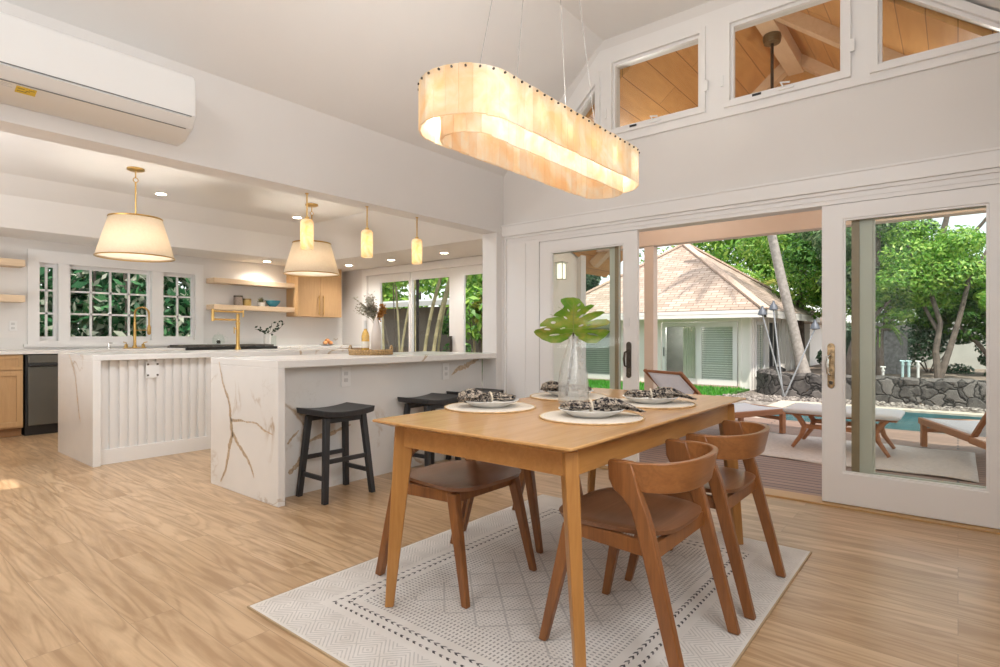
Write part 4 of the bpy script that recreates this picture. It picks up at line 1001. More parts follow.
g_ = tag(gv.build('glass_vase', seeded()), 'seeded clear glass teardrop vase at the centre of the dining table', 'vase'); g_.location = (VX, VY, ZTT)
ml = E('monstera_leaf', 'single large green monstera leaf standing in the glass vase', 'leaf', (VX, VY, ZTT+.02))
# leaf basis facing the camera, tilted back a little
cd = Vector((-VX, -VY, 0)).normalized(); side = Vector((-cd.y, cd.x, 0)); upv = (Vector((0, 0, 1))*.93+cd*.36).normalized(); nrm = side.cross(upv).normalized()
P0 = Vector((0.0, 0.0, .322))
def leaf2():
    # outline in leaf space; petiole attaches at the origin; x right, y up (units: m)
    px = [(275, 228), (298, 260), (340, 283), (385, 284), (425, 262), (447, 235), (430, 219), (395, 213), (335, 209), (380, 204), (432, 195), (448, 186), (430, 170), (385, 168), (338, 178),
          (400, 153), (421, 138), (405, 128), (375, 128), (345, 136), (318, 150), (350, 116), (373, 96), (355, 90), (328, 99), (322, 88), (302, 65), (275, 58), (240, 60), (217, 68), (216, 78), (232, 98), (226, 108), (196, 130), (180, 150),
          (206, 153), (150, 165), (119, 189), (117, 203), (152, 199), (95, 224), (85, 240), (95, 256), (125, 273), (170, 284), (215, 281), (250, 262)]
    cv = lambda x, y: ((x-275)*.00099, (228-y)*.00098)
    ol = [cv(*q) for q in px]
    def hole(cx, cy, l, w, ang):
        cx, cy = cv(cx, cy)
        return [(cx+l*math.cos(t)*math.cos(ang)-w*math.sin(t)*math.sin(ang), cy+l*math.cos(t)*math.sin(ang)+w*math.sin(t)*math.cos(ang)) for t in [2*PI*k/10 for k in range(10)]]
    hs = [hole(*h) for h in ((238, 156, .010, .0045, -.6), (181, 180, .012, .0055, .1), (152, 214, .016, .005, .05), (186, 246, .026, .005, .2), (252, 118, .008, .003, -.9), (312, 149, .014, .005, .6), (300, 118, .010, .0035, .7),
          (310, 192, .012, .004, .35), (345, 186+5, .010, .003, .25), (365, 243, .028, .005, -.35), (300, 92, .009, .004, .8), (225, 205, .012, .0035, .25))]
    return ol, hs
ol, hs = leaf2()
# scale: leaf spans .36 m wide, .225 m high
loops = [ol]+hs
flat = [q for l in loops for q in l]
tris = geometry.tessellate_polygon([[Vector((q[0], q[1], 0)) for q in l] for l in loops])
def leafpt(q):
    x, y = q[0]*1.06, q[1]*1.06
    curl = -.9*x*x-.25*abs(y)*y*2+.010*math.sin(y*60)*min(1, abs(x)*12)
    return P0+side*x+upv*y+nrm*curl+Vector((0, 0, .01))
import bmesh
bm = bmesh.new(); bv = [bm.verts.new((q[0], q[1], 0)) for q in flat]
for t in tris:
    try: bm.faces.new([bv[i] for i in t])
    except ValueError: pass
for _ in range(3): bmesh.ops.subdivide_edges(bm, edges=[e for e in bm.edges if e.calc_length() > .012], cuts=1, use_grid_fill=False)
bmesh.ops.triangulate(bm, faces=bm.faces)
for v_ in bm.verts: v_.co = leafpt((v_.co.x, v_.co.y))
bmesh.ops.recalc_face_normals(bm, faces=bm.faces)
me = D.meshes.new('leaf_blade'); bm.to_mesh(me); bm.free(); me.polygons.foreach_set('use_smooth', [True]*len(me.polygons))
def monst():
    m, nt, b = nodes('monstera_green'); out = nt.nodes['Material Output']; setb(b, .3)
    v = coord(nt); n = tex(nt, v, 9, 4, .6)
    c = ramp(nt, n, [(.32, (.06, .20, .015)), (.5, (.15, .28, .025)), (.62, (.30, .31, .06)), (.75, (.30, .21, .08))])
    L(nt, c, b.inputs['Base Color']); t = N(nt, 'ShaderNodeBsdfTranslucent'); L(nt, c, t.inputs[0])
    mx = N(nt, 'ShaderNodeMixShader'); mx.inputs[0].default_value = .4; L(nt, b.outputs[0], mx.inputs[1]); L(nt, t.outputs[0], mx.inputs[2]); L(nt, mx.outputs[0], out.inputs[0]); return m
me.materials.append(monst()); lo_ = D.objects.new('leaf_blade', me); COL.objects.link(lo_); lo_.parent = ml
vn = MB()
vn.tube([leafpt((0, y/100))+(-nrm if nrm.dot(cd) < 0 else nrm)*.002 for y in range(0, 18, 3)], [.003, .0028, .0024, .002, .0015, .001], 5)
for s in (1, -1):
    for a, b2 in (((0, .002), (.135, -.03)), ((0, .018), (.135, .03)), ((0, .05), (.115, .085)), ((0, .085), (.075, .128)), ((0, .115), (.035, .155))):
        vn.tube([leafpt((s*(a[0]+(b2[0]-a[0])*f), a[1]+(b2[1]-a[1])*f))+(-nrm if nrm.dot(cd) < 0 else nrm)*.0015 for f in (0, .33, .66, .95)], [.0014, .0012, .001, .0006], 4)
vn.build('veins', paint('leaf_vein', (.20, .26, .06), .5), ml)
pe = [leafpt((0, 0)), leafpt((0, -.02))-nrm*0, Vector((0, 0, .27)), Vector(side)*-.012+Vector((0, 0, .17)), Vector(side)*-.035+Vector((0, 0, .02))]
MB().tube(pe, [.005, .006, .007, .0078, .009], 7).build('petiole', paint('petiole_dark', (.045, .038, .02), .5), ml)
# ---------------------------------------------------------------- chandelier
CX1, CX2, CY = 1.66, 2.717, 1.50
cz0, cz1 = 1.925, 2.105
cn = E('chandelier', 'long lit alabaster racetrack chandelier hanging over the dining table', 'chandelier', ((CX1+CX2)/2, CY, cz1))
hl = (CX2-CX1)/2
def track(r, step):
    Ls = 2*hl; P = 2*Ls+2*PI*r; n = round(P/step); out = []
    def at(s):
        s %= P
        if s < Ls: return Vector((-hl+s, -r, 0)), Vector((1, 0, 0))
        s -= Ls
        if s < PI*r: a = -PI/2+s/r; return Vector((hl+r*math.cos(a), r*math.sin(a), 0)), Vector((-math.sin(a), math.cos(a), 0))
        s -= PI*r
        if s < Ls: return Vector((hl-s, r, 0)), Vector((-1, 0, 0))
        s -= Ls; a = PI/2+s/r; return Vector((-hl+r*math.cos(a), r*math.sin(a), 0)), Vector((-math.sin(a), math.cos(a), 0))
    return n, P/n, at
def panel_bar(b, p, d, w, th, z0, z1):
    nn = Vector((d.y, -d.x, 0)); vs = []
    for z in (z0, z1):
        for i, j in ((-1, -1), (1, -1), (1, 1), (-1, 1)): q = p+d*i*w/2+nn*j*th/2; vs.append((q.x, q.y, z))
    return b.add(vs, [(3,2,1,0),(4,5,6,7),(0,1,5,4),(1,2,6,5),(2,3,7,6),(3,0,4,7)])
rnd = random.Random(4)
n, stp, at = track(.195, .0508)
pin_m = M['bronze']
for k in range(n):
    p, d = at((k+.5)*stp); nn = Vector((d.y, -d.x, 0))
    o = panel_bar(MB(), p, d, stp*.985, .008, -.18+rnd.uniform(-.002, .002), rnd.uniform(-.002, .002)).build('alabaster_panel', M['alab'], cn, smooth=0, bevel=.001, seg=1)
    q = p+nn*.004
    MB().tube([q+Vector((0, 0, -.011)), q+nn*.006+Vector((0, 0, -.011))], .0045, 6).build('pin', pin_m, o)
n, stp, at = track(.11, .0508)
for k in range(n):
    p, d = at((k+.5)*stp)
    panel_bar(MB(), p, d, stp*.985, .008, -.218+rnd.uniform(-.002, .002), -.03).build('inner_panel', M['alab2'], cn, smooth=0, bevel=.001, seg=1)
for r, z in ((.186, -.012), (.119, -.045)):
    nn_, st_, at_ = track(r, .03); MB().tube([at_(k*st_)[0]+Vector((0, 0, z)) for k in range(nn_+1)], .005, 6, False).build('frame_ring', M['brass'], cn)
fr = MB()
for x in (-.5, -.24, .19, .5): fr.bar((x, -.19, -.012), (x, .19, -.012), .012, .006)
for x in (-.5, -.24, .19, .5): fr.box(x-.004, x+.004, -.119, -.111, -.045, -.012).box(x-.004, x+.004, .111, .119, -.045, -.012)
fr.build('cross_bars', M['brass'], cn, smooth=0)
for x, tx in ((-.5, -.10), (-.24, -.05), (.19, .05), (.5, .10)):
    MB().tube([(x, 0, -.012), (tx, 0, 3.64-cz1-.02)], .0015, 6).build('cable', M['cable'], cn)
MB().lathe([(.16, 0), (.16, -.03), (1e-7, -.03)], (0, 0, 3.64-cz1), 32).build('canopy', M['plastic'], cn)
for k in range(6):
    for s in (-1, 1):
        x = -hl+2*hl*(k+.0)/5
        bl = MB().sphere((x, s*.152, -.10), .010, 6, 1, 1, 2.4); bl.tube([(x, s*.152, -.075), (x, s*.152, -.04)], .008, 8)
        bl.build('bulb', M['bulb'], cn)
        light('POINT', 'bulb_light', (x, s*.163, -.10), 2.1, (1, .88, .72), .012, parent=cn)
light('SPOT', 'ceiling_fill', (0, 0, -.05), LU, (1, .97, .93), .15, parent=cn, spot_size=R(165), spot_blend=.6).rotation_euler = (PI, 0, 0)  # added spot inside the chandelier, brightens the sloped ceiling
for x in (-hl-.152, hl+.152):
    MB().sphere((x, 0, -.10), .010, 6, 1, 1, 2.4).build('bulb', M['bulb'], cn)
    light('POINT', 'bulb_light', (x*1.01, 0, -.10), 2.1, (1, .88, .72), .012, parent=cn)
# ---------------------------------------------------------------- lanai
ZD = -.05
S('deck', MB().box(XW+.13, 8.62, -6.5, 3.75, -.14, ZD), M['deck'], 'brown timber deck outside the sliding doors', 'deck', smooth=0)
S('deck.001', MB().box(6.32, 8.62, 3.75, 6.0, -.14, ZD), M['deck'], 'brown timber deck end beside the kitchen', 'deck', smooth=0)
RX0, RX1 = XW+.135, 6.75
rz0, yr, rsl = 4.10, 1.33, .825       # ridge height, ridge y, slope
def roof_z(y): return rz0-rsl*abs(y-yr)
def slope_slab(poly, t0, t1):
    b = MB().prism([poly], 0, 1, 'xy'); b.v = [(x, y, roof_z(y)+(t1 if z > .5 else t0)) for x, y, z in b.v]; return b
S('lanai_ceiling', slope_slab([(RX0, yr), (RX1, yr), (RX1, 2.6), (7.25, 2.6), (7.25, 3.92), (6.42, 3.92), (6.42, 3.77), (RX0, 3.44)], 0, .1), M['roofwood'], 'varnished wood plank lanai ceiling, slope on the kitchen side', 'ceiling', smooth=0)
S('lanai_ceiling.001', slope_slab([(RX0, yr), (RX1, yr), (RX1, -1.9), (RX0, -1.9)], 0, .1), M['roofwood'], 'varnished wood plank lanai ceiling, slope at the right', 'ceiling', smooth=0)
S('wall_lanai_end', MB().prism([(3.3, 2.47), (yr, rz0+.05), (-.65, 2.47)], 6.62, 6.68, 'yz'), M['roofwood2'], 'varnished wood boarding closing the lanai gable end', 'wall', smooth=0)
S('trim_6', MB().box(RX0, RX1, yr-.075, yr+.075, rz0-.21, rz0-.01), M['beamwood'], 'pale ridge beam under the lanai roof', 'beam', smooth=0)
rf = MB()
for x in (5.35, 6.55):
    for s in (-1, 1):
        if x < 5.5 and s > 0: continue
        y1 = yr+s*2.4
        a = Vector((x, yr+s*.06, roof_z(yr+s*.06)-.055)); b_ = Vector((x, y1, roof_z(y1)-.055))
        rf.bar(a, b_, .12, .12)
S('trim_7', rf, M['beamwood'], 'pale rafters under the lanai roof', 'rafters', smooth=0)
S('lanai_beam', MB().box(6.43, 6.57, -1.75, 4.35, 2.205, 2.47), M['lanai'], 'beige painted lanai beam above the deck', 'beam', smooth=0, bevel=.004)
S('lanai_post', MB().box(6.44, 6.56, 2.845, 2.965, ZD, 2.205), M['lanai'], 'beige painted lanai post left of the open doorway', 'post', smooth=0, bevel=.004)
S('lanai_post.001', MB().box(6.44, 6.56, -1.5, -1.38, ZD, 2.205), M['lanai'], 'beige painted lanai post right of the sliding doors', 'post', smooth=0, bevel=.004)
S('lanai_post.002', MB().box(6.45, 6.55, 3.9, 4.0, ZD, 2.2), M['lanai'], 'beige corner post at the kitchen side of the lanai', 'post', smooth=0)
fan = E('ceiling_fan', 'bronze ceiling fan rod and canopy under the lanai ridge beam', 'fan', (5.62, yr-.0, rz0-.21))
MB().lathe([(.075, 0), (.08, -.03), (.07, -.075), (1e-7, -.08)], (0, 0, 0), 24).build('canopy', paint('fan_bronze', (.22, .18, .11), .35, .1, 10, .7), fan)
MB().tube([(0, 0, -.07), (0, 0, -1.15)], .014, 10).build('downrod', M['bronze'], fan)
MB().lathe([(.06, -1.22), (.10, -1.26), (.10, -1.36), (.05, -1.40), (1e-7, -1.40)], (0, 0, 0), 20).build('motor_housing', M['bronze'], fan)
for k in range(3):
    a = 2*PI*k/3+.4; d = Vector((math.cos(a), math.sin(a), 0))
    MB().bar(d*.09+Vector((0, 0, -1.30)), d*.62+Vector((0, 0, -1.30)), .11, .008, .15, .008).build('blade', M['brownframe'], fan, smooth=0)
lt = E('wall_lantern', 'white glass lantern on the outside wall behind the left sliding door', 'lantern', (5.53, 3.643, 1.878))
lt.scale = (.78, .78, .78)
MB().box(-.05, .05, -.02, 0, -.10, .12).build('back_plate', M['greyplas'], lt, smooth=0)
MB().box(-.07, .07, -.17, -.02, .11, .125).build('roof_plate', M['sage'], lt, smooth=0)
MB().box(-.045, .045, -.14, -.05, -.12, .10).build('glass_body', emit('lantern_glow', (1, .95, .84), .9), lt, smooth=0)
lf_ = MB()
for sx in (-.05, .05):
    for sy in (-.145, -.045): lf_.box(sx-.005, sx+.005, sy-.005, sy+.005, -.13, .11)
lf_.box(-.055, .055, -.15, -.04, -.135, -.125).build('frame', M['sage'], lt, smooth=0)
spk = E('lanai_speaker', 'round grey ceiling speaker in the lanai plank ceiling', 'speaker', (6.2, 3.33, roof_z(3.33)-.003))
o = MB().lathe([(.09, 0), (.09, -.012), (.075, -.014), (1e-7, -.012)], (0, 0, 0), 24).build('grille', M['greyplas'], spk)
spk.rotation_euler = (-math.atan(rsl), 0, 0)
# ---------------------------------------------------------------- pool, terrain
gm_, nt, b = nodes('gravel'); setb(b, .9)
v = coord(nt); vo = N(nt, 'ShaderNodeTexVoronoi'); L(nt, v, vo.inputs['Vector']); vo.inputs['Scale'].default_value = 16
c = ramp(nt, vo.outputs['Color'], [(.2, (.15, .125, .105)), (.8, (.36, .32, .28))]); n = tex(nt, v, 1.2, 4)
L(nt, mixc(nt, ramp(nt, n, [(.4, (0, 0, 0)), (.65, (.5, .5, .5))]), c, (.18, .14, .11)), b.inputs['Base Color']); bump(nt, b, vo.outputs['Distance'], .6, .03)
PX0, PX1, PY1 = 8.62, 11.6, 2.35
g = MB()
g.add([(PX0, PY1, -.15), (PX1, PY1, -.15), (PX1, 14, -.15), (PX0, 14, -.15)], [(0, 1, 2, 3)])
g.add([(PX1, -30, -.15), (13.4, -30, -.28), (13.4, 40, -.28), (PX1, 40, -.15)], [(0, 1, 2, 3)])
g.add([(13.4, -30, -.28), (80, -30, -.3), (80, 60, -.3), (13.4, 60, -.28)], [(0, 1, 2, 3)])
g.add([(6.32, 6.0, -.16), (PX0, 6.0, -.16), (PX0, 40, -.15), (6.32, 40, -.15)], [(0, 1, 2, 3)])
g.add([(PX0, 14, -.15), (PX1, 14, -.15), (PX1, 40, -.15), (PX0, 40, -.15)], [(0, 1, 2, 3)])
g.add([(-12, 8.95, -.16), (6.32, 8.95, -.16), (6.32, 40, -.16), (-12, 40, -.16)], [(0, 1, 2, 3)])
g.add([(-12, 8.95, -1.0), (-30, 8.95, -1.0), (-30, 40, -1.0), (-12, 40, -1.0)], [(0, 1, 2, 3)])
S('ground', g, gm_, 'pale gravel yard beyond the pool', 'ground', smooth=0)
pb = MB()
pb.box(PX0, PX0+.02, -9, PY1, -1.2, -.15).box(PX1-.02, PX1, -9, PY1, -1.2, -.15).box(PX0, PX1, PY1-.02, PY1, -1.2, -.15).box(PX0, PX1, -9.02, -9, -1.2, -.15).box(PX0, PX1, -9, PY1, -1.22, -1.2)
S('pool_basin', pb, paint('pool_plaster', (.06, .15, .165), .6, .3, 2), 'dark teal swimming pool basin beyond the deck', 'pool', smooth=0)
pm, nt, b = nodes('pool_water'); setb(b, .04)
v = coord(nt, (1, 1, 1)); n = tex(nt, v, 5, 4, .6, .6)
b.inputs['Base Color'].default_value = (.05, .14, .155, 1); b.inputs['Alpha'].default_value = .8
bump(nt, b, n, .5, .03)
S('pool_water', MB().box(PX0+.02, PX1-.02, -9, PY1-.02, -.24, -.215), pm, 'dark teal pool water behind the deck furniture', 'water', smooth=0)
cp = MB().prism([[(PX0-.02, -9.2), (PX1+.32, -9.2), (PX1+.32, PY1+.3), (PX0-.02, PY1+.3)], [(PX0+.16, -9), (PX1-.0, -9), (PX1-.0, PY1), (PX0+.16, PY1)]], -.17, -.12, 'xy')
S('pool_coping', cp, paint('sandstone', (.50, .43, .35), .8, .15, 12), 'pale sandstone edging around the pool', 'coping', smooth=0)
lawn = MB().box(12.3, 15.3, 4.15, 9.25, -.29, -.235)
S('lawn', lawn, paint('lawn_soil', (.05, .15, .02), .9, .3, 8), 'strip of green lawn in front of the shingled cottage', 'lawn', smooth=0)
gr = MB(); rnd = random.Random(2)
for k in range(5200):
    x = rnd.uniform(12.3, 15.2); y = rnd.uniform(4.2, 9.2); a = rnd.uniform(0, 2*PI); h = rnd.uniform(.04, .09); dx, dy = math.cos(a)*.012, math.sin(a)*.012
    gr.add([(x-dx, y-dy, -.236), (x+dx, y+dy, -.236), (x+dy*2, y-dx*2, -.236+h)], [(0, 1, 2)])
tag(gr.build('grass', leafmat('grass_blades', [(0, (.04, .22, .015)), (1, (.12, .42, .04))]), smooth=0), 'short bright green grass in front of the shingled cottage', 'grass', kind='stuff')
# pebbles scattered on the gravel : stuff
pe = MB()
for k in range(900):
    x = rnd.uniform(11.9, 13.9); y = rnd.uniform(-3, 4.05); z = -.15-.07*max(0, x-11.6)/1.8; r = rnd.uniform(.02, .06)
    pe.lathe([(1e-7, -r*.4), (r*.9, 0), (r*.6, r*.5), (1e-7, r*.6)], (x, y, z), 6, rnd.uniform(.7, 1.3), rnd.uniform(.7, 1.3))
tag(pe.build('pebbles', leafmat('pebble_tones', [(0, (.09, .075, .07)), (.5, (.22, .19, .165)), (1, (.42, .37, .33))], 0, .9)), 'loose grey and tan pebbles beyond the pool', 'pebbles', kind='stuff')
# ---------------------------------------------------------------- outdoor furniture
orug = MB()
def orp(u, v):
    x = 5.88+1.45*v+.03*math.sin(u*9)*(1-v); y = -.13+2.05*u
    return (x, y, ZD+.006+.004*math.sin(u*21+v*7)+.008*max(0, math.sin(u*8.5))*(1-v)**3)
orug.grid(orp, 40, 20)
tag(orug.build('outdoor_rug', paint('oatmeal_rug', (.56, .50, .45), .95, .1, 30, bmp=.3), solid=.006), 'oatmeal outdoor rug lying on the deck under the patio furniture', 'rug')
teak = wood('teak_frame', (.30, .115, .045), (.42, .185, .08), 0, .5)
def cushion_mat(n_, col): return paint(n_, col, .9, .03, 40, bmp=.2)
SL = translucent('white_sling', (.80, .79, .80), (.86, .85, .86), 60, .45, .12)  # faint glow added to the fabric to lighten its shaded back
def lounger(foot, ang, side, lab, zt=.255, Lb=1.95, back_at=1.12, w=.66):
    # local x from the foot end toward the head, local y along side*1
    t = E('sun_lounger', lab, 'sun lounger', (foot[0], foot[1], ZD+.012), ang, 'teak sun loungers on the deck')
    z1 = zt-ZD
    for y in (.02, w-.02): MB().box(0, back_at+.02, side*y-.022, side*y+.022, z1-.075, z1-.01).build('side_rail', teak, t, smooth=0, bevel=.006)
    for y in (.02, w-.02): MB().box(back_at, Lb, side*y-.018, side*y+.018, z1-.085, z1-.03).build('lower_rail', teak, t, smooth=0, bevel=.006)
    MB().box(0, .05, side*.03, side*(w-.03), z1-.07, z1-.012).build('foot_rail', teak, t, smooth=0, bevel=.005)
    MB().box(Lb-.05, Lb, side*.03, side*(w-.03), z1-.085, z1-.03).build('head_rail', teak, t, smooth=0, bevel=.005)
    for x in (.05, Lb-.25):
        for y in (.025, w-.025): MB().box(x, x+.06, side*y-.024, side*y+.024, 0, z1-.03).build('leg', teak, t, smooth=0, bevel=.005)
        MB().box(x+.01, x+.05, side*.03, side*(w-.03), z1-.15, z1-.11).build('brace', teak, t, smooth=0, bevel=.004)
    gd = MB(); gd.grid(lambda u, v: (.03+u*(back_at-.04), side*(.03+v*(w-.06)), z1-.012-.012*math.sin(PI*v)), 8, 6)
    gd.build('seat_sling', SL, t, solid=.012)
    # raised back
    a = R(42); c, s_ = math.cos(a), math.sin(a); LL = .72
    fr = MB()
    for y in (.045, w-.045): fr.bar((back_at, side*y, z1-.02), (back_at+c*LL, side*y, z1-.02+s_*LL), .045, .03)
    fr.bar((back_at+c*(LL-.02), side*.03, z1-.02+s_*(LL-.02)), (back_at+c*(LL-.02), side*(w-.03), z1-.02+s_*(LL-.02)), .045, .03)
    fr.build('back_frame', teak, t, smooth=0, bevel=.005)
    gd = MB(); gd.grid(lambda u, v: (back_at+c*(.01+u*(LL-.05))+.02*math.sin(PI*u)*s_, side*(.06+v*(w-.12)), z1-.02+s_*(.01+u*(LL-.05))-.02*math.sin(PI*u)*c), 8, 4)
    gd.build('back_sling', SL, t, solid=.012)
    MB().tube([(back_at+c*LL*.55, side*.05, z1-.02+s_*LL*.55), (back_at+.62, side*.05, z1-.05)], .014, 6).tube([(back_at+c*LL*.55, side*(w-.05), z1-.02+s_*LL*.55), (back_at+.62, side*(w-.05), z1-.05)], .014, 6).build('support_prop', teak, t)
    return t
a1 = math.atan2(.43, -.9)
lounger((7.40, 1.565), a1, -1, 'teak sun lounger with raised back seen past the far end of the dining table')
a2 = math.atan2(-.355, -.935)
lounger((7.46, .33), a2, 1, 'teak sun lounger at right, seen through the right glass door')
ot = E('outdoor_ottoman', 'white cushioned patio bench with curved teak legs on the deck', 'bench', (6.80, .93, ZD+.012))
cu = MB()
ow, ol_ = .33, .51
o_ = rrect(ow, ol_, .06, 6); n0 = len(o_)
cu.add([p for (s, z) in ((.97, .356), (1.0, .368), (1.0, .388), (.96, .40), (.5, .40)) for p in [(x*s, y*s, z) for x, y in o_]], [tuple(range(n0))[::-1], tuple(4*n0+k for k in range(n0))]+[(i*n0+k, i*n0+(k+1) % n0, (i+1)*n0+(k+1) % n0, (i+1)*n0+k) for i in range(4) for k in range(n0)])
cu.build('cushion', cushion_mat('white_outdoor_cushion', (.66, .65, .65)), ot, smooth=60)
for sx in (-1, 1):
    for sy in (-1, 1):
        pts = [(sx*.27, sy*.42, 0), (sx*.25, sy*.335, .13), (sx*.235, sy*.31, .22), (sx*.25, sy*.36, .31), (sx*.27, sy*.42, .36)]
        MB().tube(pts, [.017, .024, .03, .026, .022], 8).build('leg', teak, ot)
for sx in (-1, 1): MB().box(sx*.235-.015, sx*.235+.015, -.32, .32, .20, .245).build('rail', teak, ot, smooth=0, bevel=.005)
MB().box(-.235, .235, -.02, .02, .20, .24).build('cross_rail', teak, ot, smooth=0, bevel=.005)
MB().box(-.28, .28, -.48, .48, .335, .356).build('seat_board', teak, ot, smooth=0)
# ---------------------------------------------------------------- shingled cottage
sm, nt, b = nodes('roof_shingles'); setb(b, .9)
tc = N(nt, 'ShaderNodeTexCoord'); mp = N(nt, 'ShaderNodeMapping'); L(nt, tc.outputs['UV'], mp.inputs[0])
bk = N(nt, 'ShaderNodeTexBrick', offset=.5); L(nt, mp.outputs[0], bk.inputs['Vector'])
bk.inputs['Scale'].default_value = 1; bk.inputs['Brick Width'].default_value = .34; bk.inputs['Row Height'].default_value = .125; bk.inputs['Mortar Size'].default_value = .010
bk.inputs['Color1'].default_value = (.37, .285, .225, 1); bk.inputs['Color2'].default_value = (.55, .44, .365, 1); bk.inputs['Mortar'].default_value = (.22, .14, .10, 1); bk.inputs['Mortar Smooth'].default_value = .4
L(nt, bk.outputs['Color'], b.inputs['Base Color'])
bump(nt, b, math_(nt, 'SUBTRACT', 1, bk.outputs['Fac']), .5, .02)
ho = E('cottage', 'white cottage with hipped brown shingle roof and sliding glass doors across the yard', 'house', (17.9, 6.9, -.3))
HX0, HX1, HY0, HY1 = 15.35, 21.0, 4.12, 9.6
GZ, EZ = -.3, 1.68
wf = MB().prism([[(HY0+.004, GZ), (HY1, GZ), (HY1, EZ), (HY0+.004, EZ)], [(4.45, -.20), (6.56, -.20), (6.56, 1.50), (4.45, 1.50)], [(8.05, -.20), (9.2, -.20), (9.2, 1.50), (8.05, 1.50)]], HX0, HX0+.12, 'yz')
wf.build('front_wall', M['extwhite'], ho, w=True, smooth=0)
ws = MB().prism([[(HX0+.004, GZ), (HX1, GZ), (HX1, EZ), (HX0+.004, EZ)], [(15.75, .1), (16.5, .1), (16.5, 1.45), (15.75, 1.45)], [(17.0, -.25), (18.2, -.25), (18.2, 1.5), (17.0, 1.5)]], HY0, HY0+.12, 'xz')
ws.build('side_wall', M['extwhite'], ho, w=True, smooth=0)
bt = MB()
for k in range(2): y = 4.17+k*.22; bt.box(HX0-.02, HX0, y-.02, y+.02, GZ, EZ)
for k in range(11): x = 15.5+k*.5; bt.box(x-.02, x+.02, HY0-.02, HY0, GZ, EZ)
bt.build('wall_battens', M['extwhite'], ho, w=True, smooth=0)
MB().box(HX1-.1, HX1, HY0, HY1, GZ, EZ).box(HX0, HX1, HY1-.1, HY1, GZ, EZ).build('rear_walls', M['extwhite'], ho, w=True, smooth=0)
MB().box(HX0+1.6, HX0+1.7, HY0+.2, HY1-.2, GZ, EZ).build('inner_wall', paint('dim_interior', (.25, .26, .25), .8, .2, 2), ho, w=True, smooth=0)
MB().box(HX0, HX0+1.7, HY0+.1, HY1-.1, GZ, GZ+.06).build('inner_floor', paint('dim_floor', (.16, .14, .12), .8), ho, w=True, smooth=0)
# roof : hip with ridge running back
ex0, ex1, ey0, ey1 = 14.72, 21.6, 3.62, 10.2
ry = (ey0+ey1)/2; rzz = 4.12
rx0 = ex0+3.3; rx1 = ex1-3.3
P = [(ex0, ey0, EZ+.10), (ex0, ey1, EZ+.10), (ex1, ey1, EZ+.10), (ex1, ey0, EZ+.10), (rx0, ry, rzz), (rx1, ry, rzz)]
Fs = [(0, 1, 4), (1, 2, 5, 4), (2, 3, 5), (3, 0, 4, 5)]
me = D.meshes.new('roof'); o0_ = Vector(ho.location)
vs = []; fs = []; uvs = []
for f in Fs:
    p = [Vector(P[i]) for i in f]; e = (p[1]-p[0]).normalized(); nn = e.cross(p[2]-p[0]).normalized(); u2 = nn.cross(e)
    fs.append(tuple(range(len(vs), len(vs)+len(p))))
    for q in p: vs.append(q-o0_); uvs.append(((q-p[0]).dot(e), (q-p[0]).dot(u2)))
me.from_pydata(vs, [], fs); uv = me.uv_layers.new(name='UVMap')
for i, q in enumerate(uvs): uv.data[i].uv = q
me.materials.append(sm); ro = D.objects.new('roof', me); COL.objects.link(ro); ro.parent = ho
hc = MB()
cap_m = paint('hip_cap', (.56, .42, .33), .9, .25, 25)
for a, b_ in ((0, 4), (1, 4), (4, 5), (3, 5), (2, 5)): hc.bar(Vector(P[a])+Vector((0, 0, .01)), Vector(P[b_])+Vector((0, 0, .01)), .22, .05)
hc.build('hip_caps', cap_m, ro, w=True, smooth=0)
fa = MB().box(ex0, ex0+.05, ey0, ey1, EZ-.10, EZ+.09).box(ex0, ex1, ey0, ey0+.05, EZ-.10, EZ+.09).box(ex0, ex1, ey0, ey1, EZ-.01, EZ)
fa.build('fascia', M['extwhite'], ho, w=True, smooth=0)
curt = paint('pale_louvre', (.36, .37, .33), .7, .08, 3)
lvm, nt, b = nodes('louvre_blinds'); setb(b, .6)
w_ = N(nt, 'ShaderNodeTexWave', bands_direction='Z'); L(nt, coord(nt), w_.inputs[0]); w_.inputs['Scale'].default_value = 5.2
L(nt, ramp(nt, w_.outputs['Fac'], [(.3, (.50, .50, .48)), (.7, (.86, .86, .83))]), b.inputs['Base Color'])
cm = paint('pale_curtain', (.74, .72, .62), .8, .08, 4)
hg = pane_glass('cottage_glass', (.92, .95, .93), .5)
for (a, b_, kind) in ((4.48, 5.52, 'louvre'), (5.48, 6.54, 'curtain'), (8.07, 9.18, 'louvre')):
    f = MB().prism([[(a, -.19), (b_, -.19), (b_, 1.49), (a, 1.49)], [(a+.11, -.04), (b_-.11, -.04), (b_-.11, 1.37), (a+.11, 1.37)]], HX0-.01+(.04 if kind == 'curtain' else 0), HX0+.05+(.04 if kind == 'curtain' else 0), 'yz')
    d = f.build('sliding_door', M['trim'], ho, w=True, smooth=0)
    MB().box(HX0+.03, HX0+.035, a+.1, b_-.1, -.05, 1.38).build('pane', hg, d, w=True, smooth=0)
    if kind == 'louvre': MB().box(HX0+.10, HX0+.12, a+.1, b_-.1, -.10, 1.40).build('louvre_blind', lvm, d, w=True, smooth=0)
    else:
        MB().grid(lambda u, v: (HX0+.14+.012*math.sin(u*40), a+.05+u*.44, -.15+v*1.55), 40, 1).build('curtain', cm, d, w=True, smooth=80)
        MB().box(HX0-.0, HX0+.02, b_-.075, b_-.055, .55, .80).build('handle', M['black'], d, w=True, smooth=0)
f = MB().prism([[(15.70, .05), (16.55, .05), (16.55, 1.5), (15.70, 1.5)], [(15.78, .13), (16.47, .13), (16.47, 1.42), (15.78, 1.42)]], HY0-.03, HY0+.03, 'xz').build('side_window', M['trim'], ho, w=True, smooth=0)
